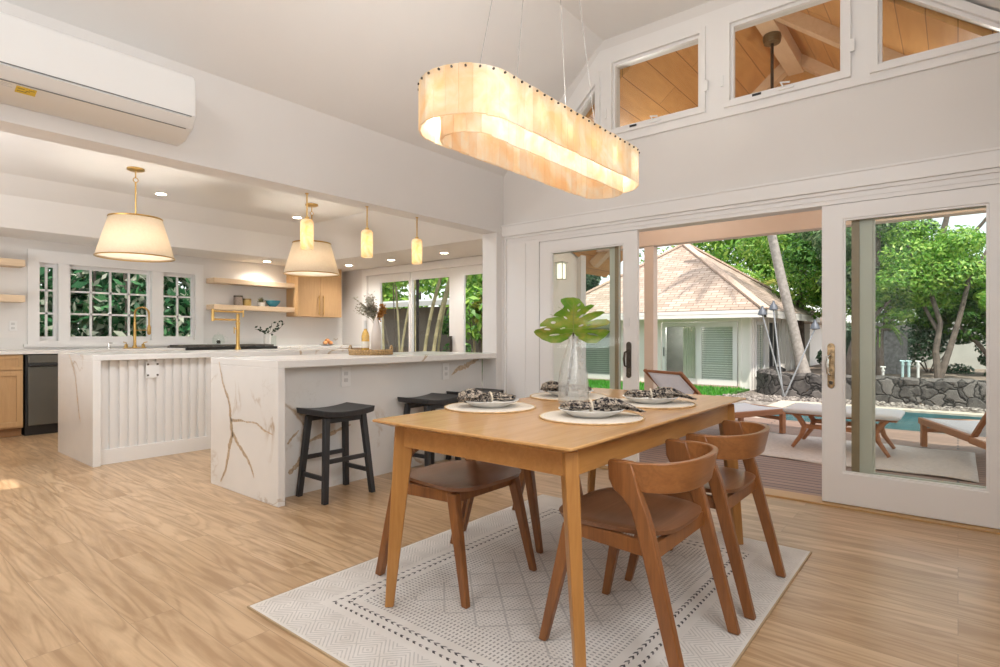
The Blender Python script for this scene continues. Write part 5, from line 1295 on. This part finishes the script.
MB().box(15.78, 16.47, HY0-.004, HY0+.004, .13, 1.42).build('pane', hg, f, w=True, smooth=0)
MB().box(15.78, 16.47, HY0+.05, HY0+.06, .13, 1.42).build('louvre_blind', lvm, f, w=True, smooth=0)
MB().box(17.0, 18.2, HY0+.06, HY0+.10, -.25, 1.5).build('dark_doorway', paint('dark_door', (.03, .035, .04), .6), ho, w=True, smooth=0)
MB().box(HX0-.12, HX0+.1, 4.4, 9.3, GZ, -.20).build('door_sill', paint('sill_tan', (.45, .33, .24), .8), ho, w=True, smooth=0)
light('POINT', 'cottage_fill', (16.1, 6.0, 1.3), 45, (1, .95, .88), .2)  # added fill light behind the cottage glass, brightens the blinds
# ---------------------------------------------------------------- lava rock wall
rm_, nt, b = nodes('lava_rock'); setb(b, .95)
v = coord(nt); va_ = N(nt, 'ShaderNodeVectorMath', operation='MULTIPLY_ADD'); vn_ = N(nt, 'ShaderNodeTexNoise'); vn_.inputs['Scale'].default_value = 5; L(nt, v, vn_.inputs['Vector']); L(nt, vn_.outputs['Color'], va_.inputs[0]); va_.inputs[1].default_value = (.22, .22, .22); L(nt, v, va_.inputs[2]); v = va_.outputs[0]
vo = N(nt, 'ShaderNodeTexVoronoi', feature='DISTANCE_TO_EDGE'); L(nt, v, vo.inputs['Vector']); vo.inputs['Scale'].default_value = 3.9
vc = N(nt, 'ShaderNodeTexVoronoi'); L(nt, v, vc.inputs['Vector']); vc.inputs['Scale'].default_value = 3.9
c = ramp(nt, vc.outputs['Color'], [(.2, (.05, .044, .042)), (.8, (.145, .128, .118))])
c = mixc(nt, ramp(nt, tex(nt, v, 9, 4), [(.4, (0, 0, 0)), (.7, (.4, .4, .4))]), c, (.21, .19, .17))
L(nt, mixc(nt, ramp(nt, vo.outputs['Distance'], [(.015, (1, 1, 1)), (.05, (0, 0, 0))]), c, (.02, .018, .016)), b.inputs['Base Color'])
bump(nt, b, math_(nt, 'MINIMUM', vo.outputs['Distance'], .12), 1, .15)
def rockwall(pts, z0, z1, lab):
    # thick wall following a polyline
    b = MB(); n = 60; seg = []
    for i in range(len(pts)-1):
        for k in range(n): f = k/n; seg.append(Vector(pts[i]).lerp(Vector(pts[i+1]), f))
    seg.append(Vector(pts[-1])); rings = []
    for i, p in enumerate(seg):
        d = (seg[min(i+1, len(seg)-1)]-seg[max(i-1, 0)]).normalized(); nn = Vector((-d.y, d.x))
        row = []
        for j in range(9):
            q = p+nn*(-.18 if j < 4.5 else .22) if False else None
        prof = [(-.20, 0), (-.19, .3), (-.17, .6), (-.15, .9), (-.08, 1.0), (.08, 1.0), (.16, .9), (.2, .4), (.2, 0)]
        for (o, h) in prof:
            q = p+nn*o; z = z0+(z1-z0)*h
            e = mnoise.noise(Vector((q.x*4, q.y*4, z*4)))*.055+mnoise.noise(Vector((q.x*9, q.y*9, z*9)))*.03
            q = q+nn*(e if o > 0 else -e); row.append((q.x, q.y, z+(e*.6 if h > .8 else 0)))
        rings.append(row)
    m = 9
    b.add([p for r in rings for p in r], [(i*m+j, i*m+j+1, (i+1)*m+j+1, (i+1)*m+j) for i in range(len(rings)-1) for j in range(m-1)]+[tuple(range(m)), tuple((len(rings)-1)*m+j for j in range(m))[::-1]])
    tag(b.build('rock_wall', rm_, smooth=30), lab, 'wall')
rockwall([(17.0, 3.85), (15.1, 3.75), (14.35, 3.25), (14.35, .5), (14.6, -8)], -.32, .27, 'dark lava rock retaining wall along the planting bed')
sb = MB().prism([(14.45, 3.2), (15.1, 3.65), (30, 3.7), (30, -9), (14.7, -9), (14.45, .5)], -.3, .16, 'xy')
S('planting_bed', sb, paint('leaf_litter_soil', (.26, .20, .16), .95, .45, 9, bmp=.6), 'brown leaf-littered soil bed behind the rock wall', 'soil', smooth=0)
# ---------------------------------------------------------------- plants
rnd = random.Random(11)
def rv(): 
    while True:
        v = Vector((rnd.uniform(-1, 1), rnd.uniform(-1, 1), rnd.uniform(-1, 1)))
        if 0 < v.length < 1: return v
def leafball(b, c, rad, n, size, flat=.5):
    c = Vector(c)
    for k in range(n):
        d = rv(); d = d.normalized()*(d.length**.45)
        p = c+Vector((d.x*rad[0], d.y*rad[1], d.z*rad[2]))
        nrm = (d+rv()*.9+Vector((0, 0, .4))).normalized(); a = nrm.orthogonal().normalized(); bb = nrm.cross(a)
        t = rnd.uniform(0, 2*PI); ax = a*math.cos(t)+bb*math.sin(t); ay = nrm.cross(ax); s = size*rnd.uniform(.6, 1.4)
        b.add([p-ax*s, p+ay*s*.42, p+ax*s, p-ay*s*.42], [(0, 1, 2, 3)])
def crown(b, c, rad, nclump, n, size):
    for k in range(nclump):
        d = rv(); q = Vector(c)+Vector((d.x*rad[0], d.y*rad[1], d.z*rad[2])); r = rnd.uniform(.28, .5)
        leafball(b, q, (rad[0]*r, rad[1]*r, rad[2]*r*.8), n//nclump, size)
barkm = paint('grey_bark', (.15, .12, .10), .95, .35, 9, bmp=.5)
GREENS = [[(0, (.02, .07, .015)), (.5, (.06, .19, .03)), (1, (.17, .36, .06))], [(0, (.06, .18, .02)), (.5, (.19, .42, .05)), (1, (.48, .64, .14))],
          [(0, (.03, .09, .03)), (.5, (.10, .20, .08)), (1, (.30, .38, .20))], [(0, (.02, .06, .03)), (.5, (.05, .14, .06)), (1, (.20, .30, .20))], [(0, (.16, .26, .03)), (.5, (.38, .42, .06)), (1, (.62, .58, .14))]]
LM = [leafmat('foliage_%s' % n_, g_) for n_, g_ in zip(('deep', 'bright', 'mixed', 'dark', 'yellow'), GREENS)]
def tree(name, lab, base, trunks, crowns, lm, size=.11, cat='tree', group=None):
    t = E(name, lab, cat, base, 0, group)
    tb_ = MB()
    for pts, r in trunks: tb_.tube([Vector(p)-Vector(base) for p in pts], r, 8)
    if trunks: tb_.build('trunk', barkm, t)
    lb = MB()
    for c, rad, nc, n in crowns: crown(lb, Vector(c)-Vector(base), rad, nc, n, size)
    lb.build('foliage', LM[lm], t, smooth=0)
    return t
GT = 'garden trees beyond the planting bed'
tree('garden_tree', 'multi-trunk green tree standing right of centre in the right glass door', (15.6, .33, .15),
     [([(15.6, .33, .15), (15.65, .38, .8), (15.7, .30, 1.4), (15.8, .5, 2.2), (16.0, .9, 3.2)], [.075, .062, .05, .04, .025]), ([(15.6, .33, .15), (15.7, .15, .8), (15.8, -.02, 1.5), (15.9, -.2, 2.4), (16.2, -.6, 3.2)], [.08, .06, .05, .04, .02]), ([(15.7, .33, 1.2), (15.9, .6, 1.8), (16, 1.2, 2.6)], [.04, .035, .02])],
     [((16.2, .85, 2.75), (1.3, 1.3, .9), 26, 15000), ((15.8, -.3, 2.1), (.8, .6, .5), 9, 3600), ((16.1, 1.0, 1.9), (.6, .8, .5), 9, 3200)], 1, .05, group=GT)
tree('garden_tree', 'grey leaning tree with sparse foliage at the left of the right glass door', (16.0, 2.05, .15),
     [([(16.0, 2.05, .15), (15.95, 1.93, .8), (15.9, 1.75, 1.4), (15.95, 1.55, 2.1), (16.1, 1.5, 3.4), (16.2, 1.3, 5)], [.16, .14, .12, .10, .08, .05]), ([(15.9, 1.85, .9), (15.7, 1.5, 1.6), (15.6, 1.2, 1.95)], [.06, .05, .03])],
     [((16.3, 1.9, 3.6), (1.2, 1.3, .9), 14, 6500), ((16.0, 2.3, 2.3), (.5, .5, .5), 6, 1600), ((16.1, 1.5, 2.4), (.5, .6, .4), 6, 1300)], 2, .052, group=GT)
tree('garden_tree', 'dark leafy tree filling the right edge of the right glass door', (18.0, -.9, .1),
     [([(18.0, -.9, .1), (18.1, -.8, 1.2), (18, -.9, 2.4)], [.1, .08, .05]), ([(18.0, -.9, .1), (17.8, -.4, .9), (17.9, 0, 1.4)], [.06, .05, .03])],
     [((18.2, -.6, 2.1), (1.2, 1.5, 1.0), 18, 9000), ((17.6, -.2, 1.35), (.7, .8, .5), 7, 2600)], 0, .055, group=GT)
tree('garden_tree', 'broad green tree behind the grey board screen', (19.5, 1.6, .1),
     [([(19.5, 1.6, .1), (19.4, 1.5, 2), (19.5, 1.6, 4)], [.16, .13, .08])],
     [((19.5, 2.0, 3.4), (1.8, 1.9, 1.7), 26, 12000), ((19.3, .4, 1.9), (1.0, 1.4, .9), 12, 4800)], 0, .075, group=GT)
tree('garden_tree', 'tall bright tree behind the leaning palm trunk', (20.5, 4.0, .1),
     [([(20.5, 4.0, .1), (20.4, 4.0, 2), (20.4, 3.8, 4.5)], [.16, .12, .06])],
     [((20.6, 3.4, 3.9), (1.9, 1.9, 2.0), 26, 11000), ((20, 2.6, 2.3), (1.0, 1.0, .9), 10, 3000)], 1, .08, group=GT)
tree('garden_tree', 'yellow-green tree rising behind the cottage roof ridge', (31.0, 9.6, -.3),
     [([(31, 9.6, -.3), (31, 9.6, 4)], [.25, .15])], [((31, 9.6, 6.0), (2.5, 4.2, 2.6), 28, 9000), ((31, 6.8, 4.6), (1.8, 1.8, 1.6), 12, 3600)], 1, .14, group=GT)
tree('garden_tree', 'dark tree seen behind the monstera leaf left of the cottage roof', (27.0, 15.6, -.3),
     [([(27, 15.6, -.3), (27, 15.6, 2.6)], [.2, .12])], [((27, 15.6, 3.6), (2.0, 1.9, 1.5), 20, 3600)], 3, .16, group=GT)
tree('garden_tree', 'tall back tree with thin branches against the sky at upper right', (24.0, 1.0, -.3),
     [([(24, 1, -.3), (23.8, .7, 3), (23.9, .2, 5.5)], [.2, .15, .06]), ([(23.8, .7, 3), (23.6, -.6, 4.7), (23.6, -1.2, 5.6)], [.08, .05, .02]), ([(23.8, .7, 3.5), (23.6, 1.8, 5), (23.7, 2.6, 6.2)], [.08, .05, .02])],
     [((24, 3.2, 4.8), (1.6, 2.2, 1.8), 18, 6000), ((24, .5, 2.9), (1.5, 1.8, 1.1), 14, 4500)], 2, .085, group=GT)
an = E('garden_shed', 'small white shed with low shingle roof beyond the cottage', 'shed', (24.5, 4.9, -.3))
MB().box(22.3, 27, 4.05, 5.7, -.3, 1.55).build('shed_walls', M['extwhite'], an, w=True, smooth=0)
MB().prism([(3.7, 1.55), (6.05, 1.55), (6.05, 1.62), (4.9, 2.1), (3.7, 1.62)], 21.9, 27.4, 'yz').build('roof', paint('shed_shingle', (.45, .34, .27), .9, .3, 25), an, w=True, smooth=0)
for xyz, rad, lab in (((17.5, 24.5, 3.6), (1.6, 3.2, 2.2), 'background tree above the shed roof in the first kitchen glass door'), ((17.5, 19.0, 3.8), (1.6, 3.0, 2.4), 'background tree above the shed roof in the middle kitchen glass door'), ((17.0, 13.8, 3.4), (1.4, 2.4, 2.0), 'background tree above the shed roof in the kitchen door beside the pillar')):
    tree('garden_tree', lab, (xyz[0], xyz[1], -.3), [([(xyz[0], xyz[1], -.3), (xyz[0]+.1, xyz[1], xyz[2])], [.2, .1])], [(xyz, rad, 22, 4200)], 1, .17, group='trees behind the shed')
for (x, y, rad, lab) in ((18.6, 2.4, (.7, .7, .7), 'dark understory shrub between the leaning tree and the board screen'), (18.7, .6, (.8, 1.0, .8), 'dark understory shrub right of the board screen'), (18.2, -1.2, (.7, .9, .75), 'dark understory shrub at the right edge of the glass door')):
    t = E('shrub', lab, 'shrub', (x, y, .1), 0, 'shrubs in the planting bed'); lb = MB(); crown(lb, (0, 0, rad[2]*.9), rad, 9, 2600, .055); lb.build('foliage', LM[3], t, smooth=0)
    st_ = MB()
    for k in range(5): a = rnd.uniform(0, 6.28); st_.tube([(0, 0, 0), (math.cos(a)*rad[0]*.5, math.sin(a)*rad[1]*.5, rad[2])], .015, 6)
    st_.build('stems', barkm, t)
# palm trunk with fronds
pm_ = E('palm_tree', 'leaning grey palm trunk rising from the rock wall beside the cottage', 'palm', (15.6, 2.95, .12))
pts = [Vector((15.6, 2.95, .12)), Vector((15.58, 3.07, .7)), Vector((15.55, 3.25, 1.6)), Vector((15.5, 3.46, 2.6)), Vector((15.5, 3.66, 3.6)), Vector((15.5, 3.9, 5.0)), Vector((15.5, 4.05, 6.0))]
pts = [p-Vector(pm_.location) for p in pts]
MB().tube(pts, [.17, .13, .12, .115, .11, .10, .10], 14).build('trunk', paint('palm_bark', (.34, .31, .28), .9, .22, 14, bmp=.6), pm_)
fb = MB()
def frond(b, p, ang, ln, rise, drop, w=.35, n=22):
    d = Vector((math.cos(ang), math.sin(ang), 0)); s = Vector((-d.y, d.x, 0)); last = None
    for k in range(n):
        f = (k+1)/n; c = p+d*ln*f+Vector((0, 0, rise*f*2-(rise*2+drop)*f*f)); wd = w*math.sin(PI*min(1, .12+.88*f))
        if last is not None: b.add([last-s*.012, last+s*.012, c+s*.01, c-s*.01], [(0, 1, 2, 3)])
        for sg in (-1, 1):
            e = c+s*sg*wd+d*wd*.5-Vector((0, 0, wd*.35)); b.add([c-d*ln*.018, c+d*ln*.018, e], [(0, 1, 2)])
        last = c
for k in range(13): frond(fb, pts[-1], 2*PI*k/13+.2, rnd.uniform(1.5, 2.0), rnd.uniform(.3, .7), rnd.uniform(.5, 1.2))
fb.build('fronds', LM[1], pm_, smooth=0)
def frond_plant(lab, base, h, n, ln, w, lm, cat='palm', name='banana_palm'):
    t = E(name, lab, cat, base); b = MB(); MB().tube([(0, 0, 0), (0, 0, h)], [.09, .06], 8).build('stem', barkm, t)
    for k in range(n): frond(b, Vector((0, 0, h)), 2*PI*k/n+rnd.uniform(0, .5), ln*rnd.uniform(.8, 1.2), rnd.uniform(.4, 1.0)*ln*.5, rnd.uniform(.1, .6), w, 26)
    b.build('fronds', LM[lm], t, smooth=0); return t
frond_plant('bright arching palm fronds behind the right hip of the cottage roof', (24.3, 7.9, -.3), 3.9, 13, 2.1, .5, 1, name='areca_palm')
frond_plant('yellow-green palm cluster between the cottage roof and the leaning trunk', (25.8, 6.7, -.3), 3.5, 12, 1.9, .5, 4, name='areca_palm')
frond_plant('small palm shrub sprouting beside the grey leaning tree', (15.9, 1.42, .15), 1.15, 9, .55, .16, 1, name='areca_palm')
# tiki torches
tor = paint('torch_metal', (.42, .43, .44), .4, .1, 20, .6)
for base, top, lab in (((13.75, 3.02, -.28), (13.9, 3.26, 1.72), 'garden torch with dark bell top, middle of the three crossed torches'),
                       ((13.72, 2.98, -.28), (13.6, 3.42, 1.60), 'garden torch leaning left toward the cottage corner'),
                       ((13.78, 3.02, -.28), (14.05, 2.45, 1.28), 'garden torch leaning right toward the palm trunk')):
    t = E('garden_torch', lab, 'torch', base, 0, 'garden torches by the cottage'); d = Vector(top)-Vector(base)
    MB().tube([(0, 0, 0), d], .017, 8).build('pole', tor, t)
    q = MB().lathe([(.03, -.02), (.10, 0), (.075, .09), (.03, .15), (.022, .20), (1e-7, .21)], (0, 0, 0), 14).build('torch_head', paint('torch_head_grey', (.12, .13, .15), .5, .1, 20, .4), t); q.location = d
# board screen, pipes, white garden wall
bs_ = E('board_screen', 'grey weathered board screen leaning behind the rock wall', 'screen', (17.4, 1.32, .14))
for k in range(7):
    y0 = .36-k*.105; MB().bar((-.02+rnd.uniform(-.02, .02), y0, 0), (.12, y0-.03+rnd.uniform(-.02, .02), 1.10+rnd.uniform(-.05, .04)), .10, .02, up=(0, 1, 0) if False else (1, 0, 0)).build('board', paint('weathered_board', (.30, .29, .29), .9, .35, 14), bs_, smooth=0)
for (y, lab, col) in ((.93, 'pale blue irrigation pipe, left of the pair behind the rock wall', (.42, .58, .58)), (.82, 'pale blue irrigation pipe, right of the pair behind the rock wall', (.42, .58, .58)), (.66, 'white irrigation pipe right of the blue pair', (.66, .66, .63)), (1.28, 'white irrigation stub left of the blue pair', (.66, .66, .63))):
    t = E('irrigation_pipe', lab, 'pipe', (14.95, y, .15), 0, 'irrigation pipes in the planting bed'); h = .42 if y < 1.2 else .28
    MB().tube([(0, 0, 0), (0, 0, h)], .025, 8).build('pipe', paint('pipe_%d' % int(y*100), col, .5), t)
    MB().lathe([(.036, h-.08), (.036, h-.05), (.025, h-.05)], (0, 0, 0), 10).tube([(-.0, -.05, h), (0, .05, h+.01)], .02, 8).build('fitting', paint('fitting_%d' % int(y*100), col, .5), t)
gw = MB().box(21.5, 21.7, -9, 3.2, -.3, 1.55)
S('garden_wall', gw, paint('white_stucco', (.62, .61, .57), .9, .08, 3), 'pale stucco garden wall behind the trees', 'wall', smooth=0)
# ---------------------------------------------------------------- outside the kitchen windows
hg_ = E('leafy_hedge', 'large-leaved hedge with leaves coloured pale as if backlit outside the sink window', 'hedge', (3.0, 10.4, -.1))
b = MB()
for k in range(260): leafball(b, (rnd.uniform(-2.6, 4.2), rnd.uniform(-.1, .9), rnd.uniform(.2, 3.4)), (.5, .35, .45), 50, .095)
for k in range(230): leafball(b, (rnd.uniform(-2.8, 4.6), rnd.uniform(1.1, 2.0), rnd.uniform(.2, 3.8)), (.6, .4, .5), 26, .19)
b.build('foliage', leafmat('hedge_leaf', [(0, (.02, .10, .04)), (.45, (.06, .24, .09)), (.64, (.18, .42, .18)), (.72, (.55, .58, .45)), (1, (.72, .72, .60))], .4), hg_, smooth=0)  # pale stops put the backlight into the leaf colour
sm_ = MB()
for k in range(12): x = rnd.uniform(-2.4, 4); sm_.tube([(x, 0, 0), (x+rnd.uniform(-.2, .2), .1, 2.8)], .02, 6)
sm_.build('stems', barkm, hg_)
bamb = paint('bamboo_culm', (.34, .29, .17), .5, .25, 5)
def bamboo(base, lean, h, r, lab):
    t = E('bamboo', lab, 'bamboo', base, 0, 'bamboo outside the kitchen glass doors')
    b = MB(); nseg = int(h/.3)
    for k in range(nseg):
        f0, f1 = k/nseg, (k+1)/nseg; p = Vector((lean[0]*f0*f0, lean[1]*f0*f0, h*f0)); q = Vector((lean[0]*f1*f1, lean[1]*f1*f1, h*f1))
        b.tube([p, p.lerp(q, .06), p.lerp(q, .94), q], [r*1.18, r, r, r*1.18], 8, False)
    b.build('culm', bamb, t)
    lb = MB(); leafball(lb, (lean[0], lean[1], h), (.5, .5, .5), 130, .09); lb.build('leaves', LM[1], t, smooth=0)
for k, (x, y, lx, ly, r) in enumerate(((8.0, 9.75, .1, .3, .03), (8.2, 9.45, -.1, .1, .022), (8.0, 9.25, .2, -.5, .026), (8.3, 9.05, 0, .1, .022), (8.0, 8.55, .2, -.55, .035), (8.3, 8.45, .1, -.5, .026), (8.05, 8.35, .2, -.6, .038), (8.4, 8.15, .1, -.55, .026), (8.05, 7.12, -.1, .0, .02), (8.1, 6.95, -.1, 0, .02), (7.95, 6.82, 0, .05, .018))):
    bamboo((x, y, -.16), (lx, ly), 2.9 if k < 8 else 1.7, r, 'bamboo culm %s' % ('standing furthest left, beside the dried flowers', 'thin and upright, second from the left in the first kitchen door', 'leaning right in the first kitchen door', 'thin and upright at the right of the first kitchen door', 'thick, leftmost in the middle kitchen door', 'thin, between the two thick culms in the middle kitchen door', 'thick, rightmost pair in the middle kitchen door', 'thin, at the right of the middle kitchen door', 'short, under the yellow-green bush at its left', 'short, under the middle of the yellow-green bush', 'short, under the right of the yellow-green bush')[k])
for (x, y, z, r, n, lm, lab, sz) in ((7.5, 8.9, .35, (.45, .6, .45), 700, 1, 'bright green fern clump below the first kitchen glass door', .07), (9.2, 8.3, .75, (.7, .9, .8), 1500, 0, 'green shrub behind the bamboo in the middle kitchen door', .07), (7.9, 6.98, 1.60, (.26, .28, .27), 900, 4, 'yellow-green bush behind the kitchen door beside the pillar', .06), (9.6, 11.2, 2.7, (.9, 1.6, .5), 900, 1, 'leafy canopy at the top of the first kitchen glass door', .09), (9.4, 7.4, 2.6, (.5, .6, .6), 500, 1, 'leafy canopy at the top of the kitchen door beside the pillar', .09)):
    t = E('shrub', lab, 'shrub', (x, y, -.16), 0, 'shrubs outside the kitchen'); lb = MB(); crown(lb, (0, 0, z+.16), r, 7, n, sz); lb.build('foliage', LM[lm], t, smooth=0)
    st_ = MB()
    for k in range(5): a = rnd.uniform(0, 6.28); st_.tube([(0, 0, 0), (math.cos(a)*r[0]*.5, math.sin(a)*r[1]*.5, z+.16)], .012, 6)
    st_.build('stems', barkm, t)
nh = E('neighbour_shed', 'low shed with a white roof and grey board wall outside the kitchen doors', 'shed', (13.0, 13.5, -.15))
MB().box(12.0, 14.2, 9.3, 19.5, -.15, 2.0).build('board_wall', planks('shed_boards', (.12, .095, .075), (.17, .14, .11), (.08, .065, .05), 'Y', 4, .14, .8, .01, .4, (.03, .03, .03), .3), nh, w=True, smooth=0)
MB().prism([(11.4, 2.0), (14.5, 2.40), (14.5, 2.48), (11.4, 2.14)], 9.1, 19.8, 'xz').build('roof', paint('white_metal_roof', (.50, .49, .48), .5, .03), nh, w=True, smooth=0)
# ---------------------------------------------------------------- world, sun, added fills, camera
w = D.worlds.new('sky'); bpy.context.scene.world = w; w.use_nodes = True
nt = w.node_tree; bg = nt.nodes['Background']
sk = N(nt, 'ShaderNodeTexSky', sky_type='NISHITA', sun_disc=False, sun_elevation=R(58), sun_rotation=R(200), air_density=1.0, dust_density=1.5, ozone_density=1.0)
L(nt, mixc(nt, .75, sk.outputs[0], (3.3, 3.2, 3.05)), bg.inputs[0]); bg.inputs[1].default_value = WORLD
sun = light('SUN', 'sun', (0, -6, 9), SUN, (1, .94, .85)); sun.data.angle = R(1.0)
sun.rotation_euler = Vector((.38, .38, -1)).to_track_quat('-Z', 'Y').to_euler()
for y_ in (.1, 2.5): light('POINT', 'lanai_fill', (5.45, y_, 2.74), LL, (1, .95, .90), .2)  # added fill points behind the gable wall, lift the shaded lanai
light('AREA', 'side_fill', (1.1, -.58, 1.9), LS, (.96, .98, 1), 1.8, (1.6, 3.5, 1.1), shape='RECTANGLE', size_y=1.2)  # added fill beyond the right frame edge, lights the peninsula panel
light('AREA', 'dining_fill', (-1.3, 1.2, 3.5), LA, (.95, .975, 1), 2.0, (-.0, 1.5, 0), shape='RECTANGLE', size_y=1.6)  # added soft fill under the dining ceiling, out of view
light('AREA', 'back_fill', (-2.9, 2.2, 1.9), LB, (.95, .975, 1), 3.2, (4, 2.0, 1.3), shape='RECTANGLE', size_y=2.4)  # added fill behind the camera
light('AREA', 'kitchen_up_fill', (-.6, 5.6, .9), LK, (.97, .985, 1), 1.6, (-.2, 5.8, 2.7), shape='RECTANGLE', size_y=1.6)  # added unseen fill aimed up at the kitchen ceiling
light('AREA', 'kitchen_fill', (1.6, 4.25, 2.70), LC, (.96, .98, 1), 3.2, (1.6, 5.4, 0), shape='RECTANGLE', size_y=.6)  # added fill hidden by the header wall, evens out the kitchen
cam = D.cameras.new('camera'); cam.sensor_width = 36; cam.sensor_fit = 'HORIZONTAL'; cam.lens = 36*565/1000; cam.shift_y = .0025; cam.clip_start = .05; cam.clip_end = 300
co = D.objects.new('camera', cam); COL.objects.link(co); co.location = (0, 0, 1.12); co.rotation_euler = (PI/2, 0, R(39.03-90))
sc = bpy.context.scene; sc.camera = co
sc.view_settings.view_transform = VT; sc.view_settings.look = LOOK; sc.view_settings.exposure = EXPO; sc.view_settings.gamma = 1
sc.cycles.use_denoising = True; sc.cycles.max_bounces = 10; sc.cycles.diffuse_bounces = 5; sc.cycles.glossy_bounces = 4; sc.cycles.transparent_max_bounces = 14; sc.cycles.transmission_bounces = 4
sc.cycles.sample_clamp_indirect = 6; sc.cycles.caustics_reflective = False; sc.cycles.caustics_refractive = False
sc.cycles.use_adaptive_sampling = True; sc.cycles.adaptive_threshold = .02
